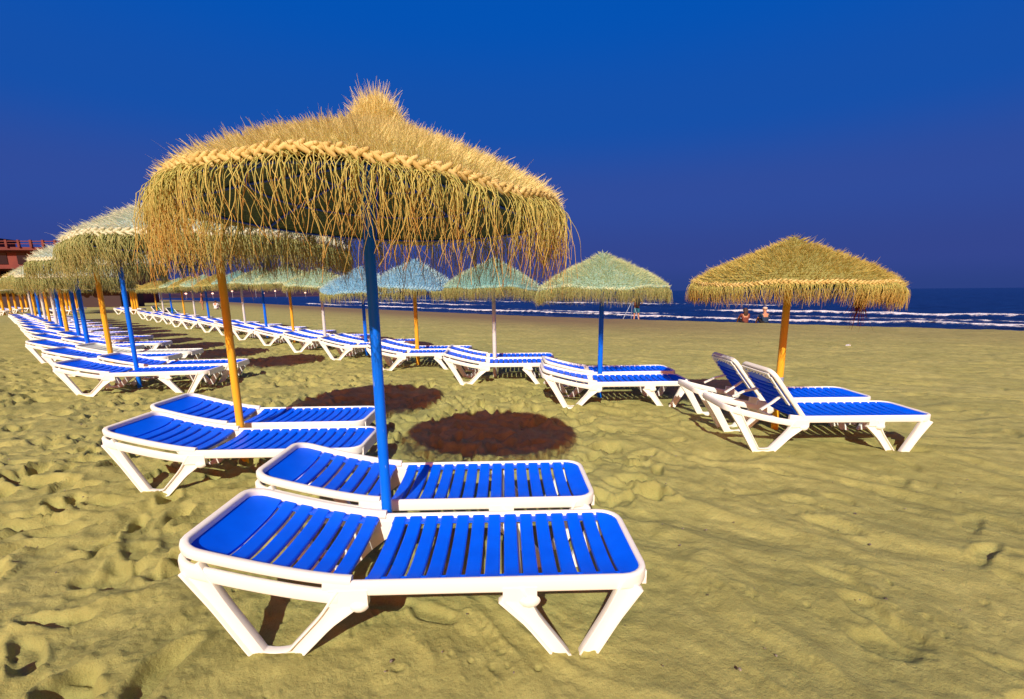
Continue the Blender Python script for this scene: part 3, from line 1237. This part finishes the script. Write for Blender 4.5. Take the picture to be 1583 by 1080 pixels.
def make_kit(Rr, h, nth, Lr, Wr, nfr, Lf, rf, seed, tuft=None, nb=110, rows=0, bt=.020, hub=True, wav=1.0, segs=9, clump=9):
    k = {'R': Rr, 'h': h}
    k['canopy'] = shell_mesh(Rr * .992, h - .012, seed)
    k['thatch'] = thatch_mesh(Rr, h, nth, Lr, Wr, seed, rows)
    k['fringe'] = strands_mesh(Rr + .005, nfr, Lf, rf, seed + 1, wav=wav, segs=segs, clump=clump)
    k['braid'] = braid_mesh(Rr + .006, nb, bt, seed=seed)
    k['lining'] = lining_mesh(Rr, h)
    if hub:
        k['ribs'] = [rib_mesh(Rr, h, math.pi * 2 * i / 8 + .3) for i in range(8)]
        k['hoop'] = hoop_mesh(Rr, h, (.33, .66, .97))
    if tuft:
        k['tuft'] = tuft
    return k


KIT_BIG = make_kit(.92, .42, 36000, (.022, .058), (.0028, .0052), 1500, (.20, .44), (.0015, .0029), 101,
                   tuft=tuft_mesh(.47, 4200, (.07, .15), (.0035, .006), .13, 5), nb=142, bt=.0095, segs=12, wav=1.25)
KIT_MID = make_kit(.98, .50, 15000, (.03, .065), (.0045, .008), 2600, (.16, .27), (.0018, .0032), 202, nb=150, rows=26, bt=.011,
                   tuft=tuft_mesh(.48, 200, (.02, .05), (.004, .008), .06, 6))
KIT_SHAG = make_kit(1.0, .50, 14000, (.035, .075), (.005, .009), 2600, (.20, .36), (.0020, .0036), 303, nb=104, bt=.015,
                    tuft=tuft_mesh(.5, 400, (.05, .12), (.005, .008), .10, 7))
KIT_FAR = make_kit(1.05, .50, 3500, (.04, .08), (.010, .018), 1000, (.12, .28), (.004, .007), 404, nb=90, hub=False, bt=.014, segs=5)
KIT_FARSHAG = make_kit(1.12, .50, 3500, (.05, .10), (.010, .018), 1300, (.26, .46), (.004, .007), 505, nb=90, hub=False, bt=.014, segs=5)


def parasol(x, y, kit, tone, polec, zr, label, group, top=None, sr=1.0, sh=1.0, fringe=None, braid=None, rz=0.0, dx=0.0, rp=.033, tilt=(0, 0), cuff=None):
    """zr: height of the rim; canopy offset dx from the pole"""
    root = thing('straw_parasol', label, 'parasol', (x, y, float(ground_z(np.array(x), np.array(y)))), 0, group)
    key = ('pole', round(zr + kit['h'] * sh, 2), rp)
    if key not in ME:
        ME[key] = pole_mesh(zr + kit['h'] * sh * .8, rp, 20 if y < 9 else 10)
    link('pole', ME[key], M['pole_' + polec], root)
    if cuff:
        mb = MB()
        mb.tube((0, 0, cuff - .2), (0, 0, cuff), rp + .004, n=16)
        link('pole_cuff', mb.mesh('pole_cuff'), M['grey_metal'], root)
    tm, wm = STRAW[tone]
    c = link('canopy', kit['canopy'], wm, root, (dx, 0, zr))
    c.scale = (sr, sr, sh)
    c.rotation_euler = (R(tilt[0]), R(tilt[1]), rz)
    link('thatch', kit['thatch'], tm, c)
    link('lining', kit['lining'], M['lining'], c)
    link('braid', kit['braid'], braid or M['braid_pale'], c)
    f = link('fringe', kit['fringe'], fringe or M['fringe_olive'], c)
    if 'tuft' in kit:
        link('tuft', kit['tuft'], tm, c)
    if 'hoop' in kit:
        link('hoop', kit['hoop'], M['rib'], c)
        for r_ in kit['ribs']:
            link('rib', r_, M['rib'], c)
    return root


ORD = ['first', 'second', 'third', 'fourth', 'fifth', 'sixth', 'seventh', 'eighth', 'ninth', 'tenth', 'eleventh', 'twelfth', 'thirteenth',
       'fourteenth', 'fifteenth', 'sixteenth', 'seventeenth']
TONE = {'gold': 'golden', 'tan': 'tan', 'mint': 'mint green', 'aqua': 'aqua green', 'sky': 'pale blue', 'frost': 'pale frosted'}
G_A, G_B = 'straw parasols in the left row', 'straw parasols in the row nearer the sea'
L_A, L_B = 'sun loungers in the left row', 'sun loungers in the row nearer the sea'

# left row: x, y, kit, tone, pole, rim height, radius scale, height scale, dx
ROW_A = [
    (-.715, 2.42, KIT_BIG, 'gold', 'blue', 1.88, .92, .93, .06),
    (-2.46, 4.10, KIT_SHAG, 'frost', 'orange', 1.89, .95, .8, 0.03),
    (-6.20, 7.72, KIT_SHAG, 'frost', 'blue', 2.29, .84, .97, .38),
    (-8.10, 9.5, KIT_FARSHAG, 'frost', 'orange', 2.12, .86, 1.0, 0.1),
    (-10.13, 11.3, KIT_FARSHAG, 'frost', 'blue', 1.95, .86, 1.0, 0),
    (-11.94, 13.1, KIT_FARSHAG, 'mint', 'blue', 2.0, .86, 1.0, 0),
    (-13.92, 14.9, KIT_FARSHAG, 'frost', 'orange', 2.1, .88, 1.0, 0),
    (-15.76, 16.7, KIT_FARSHAG, 'mint', 'blue', 2.15, .88, 1.0, 0),
    (-17.63, 18.5, KIT_FARSHAG, 'frost', 'white', 2.2, .88, 1.0, 0),
    (-19.61, 20.3, KIT_FARSHAG, 'gold', 'orange', 2.25, .88, 1.0, 0),
    (-21.53, 22.1, KIT_FARSHAG, 'tan', 'white', 2.3, .88, 1.0, 0),
    (-23.51, 23.9, KIT_FARSHAG, 'gold', 'blue', 2.35, .88, 1.0, 0),
    (-25.51, 25.7, KIT_FARSHAG, 'aqua', 'orange', 2.35, .88, 1.0, 0),
    (-27.48, 27.5, KIT_FARSHAG, 'tan', 'white', 2.4, .88, 1.0, 0),
]
for i, (x, y, kit, tone, pc, zr, sr, sh, dx) in enumerate(ROW_A):
    lab = 'large golden straw parasol with long shaggy fringe on a blue pole, nearest the camera' if i == 0 else \
        f'{TONE[tone]} straw parasol on {pc} pole, {ORD[i]} from the front in the left row'
    parasol(x, y, kit, tone, pc, zr, lab, G_A, sr=sr, sh=sh, dx=dx, rz=i * .8, rp=.027 if i < 1 else .032 if i < 3 else .045 if i < 6 else .05,
            fringe=M['fringe_gold'] if i == 0 else M['fringe_olive'], braid=M['braid'] if i == 0 else M['braid_pale'], tilt=(-2.5, 1) if i == 0 else (0, 0) if i == 1 else (random.uniform(-3, 3), random.uniform(-3.5, 3.5)))
    s = 1.0 if i < 2 else 1.12
    off = .70 * s
    rz = R(1.5) if i < 2 else R(7)
    for side, nm in ((-1, 'near'), (1, 'far')):
        bl = M['pale'] if (i == 3 and side > 0) else M['blue']
        bl2 = bl
        jx, jr = (random.uniform(-.08, .08), R(random.uniform(-2.5, 2.5))) if i > 2 else (0, 0)
        ly = y + side * .385
        lx = x - off + jx + {(0, -1): .01, (0, 1): -.09, (1, -1): .02, (1, 1): -.20}.get((i, side), 0)
        kind = 'pale slatted' if bl is M['pale'] else 'blue slatted'
        lab = (f'{kind} white lounger on the {nm} side of the big front parasol pole' if i == 0 else
               f'{kind} white lounger on {nm} side of {ORD[i]} parasol from the front, left row')
        lounger(lx, ly, rz + jr, s, lab, L_A, panel=bl, seatm=bl, backm=bl)

ROW_B = [
    (2.76, 4.96, KIT_MID, 'tan', 'orange', 1.54, .93, .88),
    (1.175, 6.72, KIT_MID, 'mint', 'blue', 1.53, .88, .90),
    (-.40, 8.45, KIT_MID, 'aqua', 'white', 1.56, .84, .95),
    (-2.07, 9.9, KIT_FAR, 'sky', 'orange', 1.60, .80, 1.05),
    (-3.63, 11.5, KIT_FAR, 'sky', 'blue', 1.55, .86, 1.05),
    (-5.24, 13.1, KIT_FAR, 'mint', 'white', 1.72, .84, .85),
    (-6.88, 14.8, KIT_FAR, 'mint', 'orange', 1.86, .86, .95),
    (-8.63, 16.6, KIT_FAR, 'mint', 'blue', 1.86, .86, .95),
    (-10.36, 18.4, KIT_FAR, 'aqua', 'white', 1.86, .86, .95),
    (-12.13, 20.1, KIT_FAR, 'tan', 'orange', 1.86, .86, .95),
    (-13.87, 21.8, KIT_FAR, 'mint', 'blue', 1.86, .86, .95),
    (-15.67, 23.6, KIT_FAR, 'tan', 'white', 1.86, .86, .95),
    (-17.55, 25.6, KIT_FAR, 'mint', 'orange', 1.86, .86, .95),
    (-19.61, 27.6, KIT_FAR, 'tan', 'blue', 1.86, .86, .95),
    (-21.55, 29.6, KIT_FAR, 'tan', 'white', 1.86, .86, .95),
    (-23.43, 31.6, KIT_FAR, 'tan', 'orange', 1.86, .86, .95),
]
for i, (x, y, kit, tone, pc, zr, sr, sh) in enumerate(ROW_B):
    lab = 'tan straw parasol on an orange pole at the far right, over two raised backrests' if i == 0 else \
        f'{TONE[tone]} straw parasol on {pc} pole, {ORD[i]} from the right in the seaward row'
    parasol(x, y, kit, tone, pc, zr, lab, G_B, sr=sr, sh=sh, rz=i * 1.1 + .5, rp=.036 if i == 0 else .034 if i < 3 else .04,
            fringe=M['fringe_gold'] if i == 0 else M['fringe_olive'],
            braid=M['braid'] if i == 0 else STRAW[tone][0], tilt=(0, 1.5) if i == 0 else (random.uniform(-3, 3), random.uniform(-3.5, 3.5)), cuff=.60 if i == 0 else None)
    for side, nm in ((-1, 'near'), (1, 'far')):
        jx, jr = (random.uniform(-.06, .06), R(random.uniform(-2.5, 2.5))) if i > 0 else (0, 0)
        raised = (i == 0) or (i in (13, 15) and side > 0)
        lx, ly = x - (.86 if i == 0 else .82) + jx, y + side * .385
        green = i in (13, 15) and side > 0
        if i == 0:
            lab = f'white sun lounger with blue raised backrest on the {nm} side of the far right parasol'
        elif green:
            lab = f'lounger with green raised backrest under the {ORD[i]} parasol from the right, seaward row'
        else:
            lab = f'blue slatted lounger on {nm} side of {ORD[i]} parasol from the right, seaward row'
        lounger(lx, ly, jr, 1.01 if i == 0 else 1.0, lab, L_B, raised=raised, backm=M['green'] if green else M['blue'],
                seatm=M['blue'])

# a further block of parasols beyond both rows
G_C = 'orange-poled parasols of the next block down the beach'
for i, x in enumerate([-42.3, -41.7, -41.2, -40.7, -40.3, -37.0, -36.7, -36.4, -36.2, -36.0, -31.6, -31.4, -31.2]):
    k = i if i < 5 else i - 5 if i < 10 else i - 10
    f = 1 + (.0, .05, .10, .16, .22)[k % 5]
    parasol(x * f, 40 * f, KIT_FAR, 'tan', 'orange', 2.0, f'small orange-poled parasol, {ORD[i]} from the left in the distant block beyond both rows', G_C, sr=1.1, rp=.09)
    if k % 2 == 0:
        lounger(x * f - 1.0, 40 * f - .5, 0, 1.0, f'tiny white lounger under the {ORD[i]} distant orange-poled parasol from the left', 'distant sun loungers')


# ------------------------------------------------------------------ beach kiosk far left
def kiosk():
    root = thing('beach_kiosk', 'low dark beach bar with a blue sign behind the left row of parasols', 'kiosk', (-60, 66, 0))
    w = MB()
    w.box((0, 0, 1.3), (16, 4, 2.6))
    link('wall', w.mesh('wall', smooth=False), M['bar_wall'], root)
    w = MB()
    w.box((0, -.6, 2.8), (17, 6, .35))
    link('roof', w.mesh('roof', smooth=False), M['dark_roof'], root)
    w = MB()
    w.box((-3.6, -3.7, 3.35), (2.6, .1, .7))
    link('sign_board', w.mesh('sign_board', smooth=False), plain('blue_sign', (.0, .14, .8), .4), root)
    for dx in (-.4, .9, 3.4, 4.6):
        w = MB()
        w.ball((dx, -3.7, 2.9 + .15 * math.sin(dx * 5)), (.42, .3, .25), 8, 6)
        link('lamp', w.mesh('lamp'), M['lamp'], root)


kiosk()

# ------------------------------------------------------------------ people
M['skin'] = plain('skin', (.50, .23, .12), .6, scale=8)
M['hair'] = plain('brown_hair', (.05, .022, .012), .7, scale=20)
M['black'] = plain('black_fabric', (.012, .010, .012), .8, scale=20)
M['teal'] = plain('teal_shorts', (.012, .14, .22), .8, scale=20)
M['olive'] = plain('olive_shirt', (.32, .27, .09), .8, scale=20)
M['navy'] = plain('navy_shirt', (.006, .03, .075), .8, scale=20)
M['cream'] = plain('cream_cap', (.65, .5, .36), .8, scale=20)
M['rust'] = plain('rust_cloth', (.16, .035, .02), .8, scale=20)
M['whitec'] = plain('white_cloth', (.75, .75, .75), .8, scale=20)
M['pink'] = plain('pink_cloth', (.75, .25, .35), .8, scale=20)


def skin_obj(name, joints, edges, root_i, material, parent=None, loc=(0, 0, 0)):
    me = bpy.data.meshes.new(name)
    me.from_pydata([j[:3] for j in joints], edges, [])
    o = bpy.data.objects.new('tmp', me)
    COL.objects.link(o)
    o.modifiers.new('s', 'SKIN').use_smooth_shade = True
    sv = me.skin_vertices[0].data
    for i, j in enumerate(joints):
        r = j[3] if isinstance(j[3], tuple) else (j[3], j[3])
        sv[i].radius = r
        sv[i].use_root = (i == root_i)
    o.modifiers.new('u', 'SUBSURF').levels = 2
    bpy.context.view_layer.update()
    dg = bpy.context.evaluated_depsgraph_get()
    m2 = bpy.data.meshes.new_from_object(o.evaluated_get(dg))
    bpy.data.objects.remove(o)
    m2.name = name
    m2.polygons.foreach_set('use_smooth', np.full(len(m2.polygons), True))
    return link(name, m2, material, parent, loc)


def body(P):
    """joint positions dict -> joints, edges for a whole continuous figure"""
    names = ['pelvis', 'waist', 'chest', 'neck', 'chin', 'head', 'crown',
             'hipL', 'kneeL', 'ankleL', 'toeL', 'hipR', 'kneeR', 'ankleR', 'toeR',
             'shL', 'elL', 'wrL', 'haL', 'shR', 'elR', 'wrR', 'haR']
    rad = dict(pelvis=(.13, .10), waist=(.12, .09), chest=(.14, .10), neck=.055, chin=.065, head=.088, crown=.07,
               hip=.085, knee=.055, ankle=.038, toe=.035, sh=.055, el=.042, wr=.028, ha=.036)
    J, idx = [], {}
    for n in names:
        idx[n] = len(J)
        J.append((*P[n], rad[n.rstrip('LR') if n[:-1] in rad else n]))
    E = [('pelvis', 'waist'), ('waist', 'chest'), ('chest', 'neck'), ('neck', 'chin'), ('chin', 'head'), ('head', 'crown')]
    for s in 'LR':
        E += [('pelvis', 'hip' + s), ('hip' + s, 'knee' + s), ('knee' + s, 'ankle' + s), ('ankle' + s, 'toe' + s),
              ('chest', 'sh' + s), ('sh' + s, 'el' + s), ('el' + s, 'wr' + s), ('wr' + s, 'ha' + s)]
    return J, [(idx[a], idx[b]) for a, b in E]


def stand(P0=None):
    P = dict(pelvis=(0, 0, .93), waist=(0, 0, 1.10), chest=(0, 0, 1.33), neck=(0, 0, 1.48), chin=(0, .01, 1.54), head=(0, .015, 1.62), crown=(0, .01, 1.68),
             hipL=(-.10, 0, .86), kneeL=(-.13, .02, .48), ankleL=(-.15, 0, .08), toeL=(-.16, .13, .03),
             hipR=(.10, 0, .86), kneeR=(.13, .02, .48), ankleR=(.15, 0, .08), toeR=(.16, .13, .03),
             shL=(-.19, 0, 1.40), elL=(-.26, .02, 1.12), wrL=(-.27, .1, .88), haL=(-.27, .13, .80),
             shR=(.19, 0, 1.40), elR=(.26, .02, 1.12), wrR=(.27, .1, .88), haR=(.27, .13, .80))
    P.update(P0 or {})
    return P


def fingers(o_parent, P, s):
    """five small fingers on each hand, as part of the figure"""
    w, h = np.array(P['wr' + s]), np.array(P['ha' + s])
    d = (h - w) / (np.linalg.norm(h - w) + 1e-9)
    side = np.cross(d, (0, 0, 1)) if abs(d[2]) < .9 else np.array((0, 1, 0))
    side = side / (np.linalg.norm(side) + 1e-9)
    J, E = [(*h, .02)], []
    for k, (off, ln) in enumerate([(-.028, .055), (-.01, .075), (.01, .08), (.028, .068), (.045, .045)]):
        a = h + side * off + d * .03 * (k < 4)
        b = a + d * ln * .6
        c = b + d * ln * .3 + np.array((0, .015, -.01))
        n = len(J)
        J += [(*a, .010), (*b, .009), (*c, .007)]
        E += [(0, n), (n, n + 1), (n + 1, n + 2)]
    return J, E


def person(label, loc, P, shirt=None, shorts=None, hair=None, rz=0.0, extra=None, scale=1.0, long_legs=False):
    J, E = body(P)
    for s in 'LR':
        FJ, FE = fingers(None, P, s)
        n = len(J)
        J += FJ[1:]
        hi = [i for i, nme in enumerate(['pelvis', 'waist', 'chest', 'neck', 'chin', 'head', 'crown', 'hipL', 'kneeL', 'ankleL', 'toeL', 'hipR', 'kneeR',
                                         'ankleR', 'toeR', 'shL', 'elL', 'wrL', 'haL', 'shR', 'elR', 'wrR', 'haR']) if nme == 'ha' + s][0]
        E += [((hi if a == 0 else n + a - 1), n + b - 1) for a, b in FE]
    o = skin_obj('person', J, E, 0, M['skin'])
    o.location, o.rotation_euler = loc, (0, 0, rz)
    o.scale = (scale,) * 3
    tag(o, label, 'person')
    mid = lambda a, b, t: tuple(np.array(P[a]) * (1 - t) + np.array(P[b]) * t)
    if shirt:
        SJ = [(*P['waist'], (.145, .11)), (*mid('waist', 'pelvis', .8), (.15, .115)), (*P['chest'], (.165, .12)), (*mid('chest', 'neck', .6), .075),
              (*P['shL'], .075), (*mid('shL', 'elL', .75), .062), (*P['shR'], .075), (*mid('shR', 'elR', .75), .062)]
        skin_obj('shirt', SJ, [(0, 1), (0, 2), (2, 3), (2, 4), (4, 5), (2, 6), (6, 7)], 0, shirt, o)
    if shorts:
        t = .95 if long_legs else .85
        SJ = [(*P['pelvis'], (.155, .125)), (*mid('pelvis', 'waist', .5), (.145, .115))]
        ed = [(0, 1)]
        for s in 'LR':
            n = len(SJ)
            SJ += [(*P['hip' + s], .115), (*mid('hip' + s, 'knee' + s, t), .085)]
            ed += [(0, n), (n, n + 1)]
        skin_obj('shorts', SJ, ed, 0, shorts, o)
    if hair:
        mb = MB()
        h = np.array(P['head'])
        mb.ball(h + (0, -.015, .03), (.105, .112, .10), 14, 10)
        link('hair', mb.mesh('hair'), hair, o)
    # face: eyes, nose, ears
    h = np.array(P['head'])
    mb = MB()
    for s in (-1, 1):
        mb.ball(h + (s * .033, .085, .0), .012, 6, 5)
    link('eyes', mb.mesh('eyes'), M['black'], o)
    mb = MB()
    mb.ball(h + (0, .10, -.02), (.014, .02, .022), 6, 5)
    for s in (-1, 1):
        mb.ball(h + (s * .095, 0, -.005), (.012, .02, .03), 6, 5)
    link('nose_and_ears', mb.mesh('nose_and_ears'), M['skin'], o)
    if extra:
        extra(o, P)
    return o


def backpack(o, P):
    mb = MB()
    mb.sweep([(0, -.20, .98), (0, -.235, 1.1), (0, -.235, 1.3), (0, -.19, 1.46)], round_rect(.26, .17, .05), hint=(0, 1, 0), scale=[.85, 1, 1, .7])
    link('backpack', mb.mesh('backpack'), M['black'], o)
    mb = MB()
    mb.box((-.16, -.2, 1.12), (.10, .14, .2))
    link('camera_bag', mb.mesh('camera_bag', bevel=.02), M['rust'], o)


PZ = float(ground_z(np.array(7.25), np.array(29.2)))
person('man in olive shirt and teal shorts with a black backpack behind a tripod', (7.22, 29.2, PZ + .12),
       stand(dict(elL=(-.33, .02, 1.20), wrL=(-.30, .22, 1.13), haL=(-.27, .30, 1.13), elR=(.33, .02, 1.20), wrR=(.33, .16, 1.10), haR=(.31, .24, 1.1),
                  kneeL=(-.12, .0, .48), kneeR=(.12, .0, .48))),
       M['olive'], M['teal'], M['hair'], extra=backpack, scale=1.0)


def tripod():
    root = thing('tripod', 'pale camera tripod set up beside the man with the backpack', 'tripod', (6.95, 29.25, PZ + .12))
    for a, ln in ((200, .75), (320, .55), (80, .5)):
        mb = MB()
        mb.tube((0, 0, 1.30), (ln * math.cos(R(a)), ln * math.sin(R(a)), -.05), .020, .016, 8)
        link('leg', mb.mesh('leg'), M['grey_metal'], root)
    mb = MB()
    mb.box((0, 0, 1.38), (.12, .12, .14))
    link('tripod_head', mb.mesh('tripod_head', bevel=.01), M['black'], root)


tripod()


def seated(hs=1.0):
    return dict(pelvis=(0, 0, .12), waist=(0, .02, .28), chest=(0, .06, .50), neck=(0, .08, .64), chin=(0, .10, .70), head=(0, .11, .78), crown=(0, .10, .84),
                hipL=(-.10, .03, .12), kneeL=(-.17, .40, .38), ankleL=(-.15, .62, .06), toeL=(-.15, .74, .03),
                hipR=(.10, .03, .12), kneeR=(.17, .40, .38), ankleR=(.15, .62, .06), toeR=(.15, .74, .03),
                shL=(-.19, .06, .57), elL=(-.28, .20, .36), wrL=(-.18, .38, .40), haL=(-.12, .44, .42),
                shR=(.19, .06, .57), elR=(.28, .20, .36), wrR=(.18, .38, .40), haR=(.12, .44, .42))


def cap(o, P):
    mb = MB()
    h = np.array(P['crown'])
    mb.ball(h + (0, 0, .01), (.115, .12, .075), 12, 8)
    mb.box(h + np.array((0, .14, -.01)), (.14, .12, .015))
    link('cap', mb.mesh('cap'), M['cream'], o)


def long_hair(o, P):
    mb = MB()
    h = np.array(P['head'])
    mb.sweep([h + (0, -.04, .12), h + (0, -.10, 0), h + (0, -.11, -.2), h + (0, -.07, -.38)], round_rect(.2, .12, .04), hint=(0, 1, 0), scale=[.6, 1.1, 1.15, .6])
    link('hair', mb.mesh('hair'), M['hair'], o)


def gz(x, y):
    return float(ground_z(np.array(x), np.array(y)))


person('seated person in a dark navy shirt and cream cap facing the sea', (12.35, 24.0, gz(12.35, 24.0) + .16), seated(), M['navy'], M['black'], None, extra=cap)
person('seated person with long brown hair beside the one in the cream cap', (11.55, 24.4, gz(11.55, 24.4) + .12), seated(), M['rust'], M['black'], M['hair'], extra=long_hair, scale=.97)
person('standing person in a rust red top far down the beach by the water', (-31.0, 48, 0), stand(), M['rust'], M['skin'], M['hair'], rz=2.0)
person('small seated figure in white beside the pink one near the water', (-31.0, 50, 0), seated(), M['whitec'], M['whitec'], M['hair'])
person('small seated figure in pink beside the white one near the water', (-30.2, 50, 0), seated(), M['pink'], M['whitec'], M['hair'])


# ------------------------------------------------------------------ small things
def straw_bundle():
    mb = MB()
    rg = np.random.default_rng(9)
    N = 90
    P = np.zeros((N, 3))
    P[:, :2] = rg.normal(0, .012, (N, 2))
    D = np.stack([rg.normal(-.05, .12, N), rg.normal(0, .1, N), -np.ones(N)], 1)
    V, Q, tip = blades(P, D, rg.uniform(.2, .42, N), rg.uniform(.006, .012, N), rg.normal(0, .12, (N, 3)), 3, rg)
    o = link('straw_bundle', mesh_np('straw_bundle', V, [Q], smooth=False, attrs={'tip': tip}), straw('dry_straw', (.22, .05, .02), (.32, .09, .03), (.30, .06, .02)),
             None, (3.40, 4.80, 1.53))
    tag(o, 'dark dried straw bundle dangling under the right parasol fringe', 'straw bundle')


straw_bundle()


def litter():
    mb = MB()
    mb.lathe([(.0, 0), (.032, 0), (.042, .09), (.040, .09), (.030, .004), (0, .004)], 14)
    o = link('paper_cup', mb.mesh('paper_cup'), M['whitec'], None, (8.69, 12.6, .03))
    o.rotation_euler = (R(80), 0, R(30))
    tag(o, 'tiny white paper cup lying on the sand at right', 'cup')
    rg = np.random.default_rng(4)
    mb = MB()
    for i in range(900):
        if i < 700:
            x, y = rg.uniform(-5, 4.5), rg.uniform(1.0, 8)
        else:
            x, y = rg.uniform(-12, 9), rg.uniform(5, 16)
        s = rg.uniform(.0015, .005) if rg.random() < .85 else rg.uniform(.005, .010)
        mb.ball((x, y, .018 + rg.uniform(-.004, .02)), (s * rg.uniform(.8, 2.2), s * rg.uniform(.7, 1.5), s * .7), 6, 4)
    o = link('sand_debris', mb.mesh('sand_debris'), plain('dark_debris', (.05, .035, .025), .8, scale=40, col2=(.35, .30, .22)))
    tag(o, 'scattered dark crumbs and shell bits on the sand', 'debris', kind='stuff')


litter()
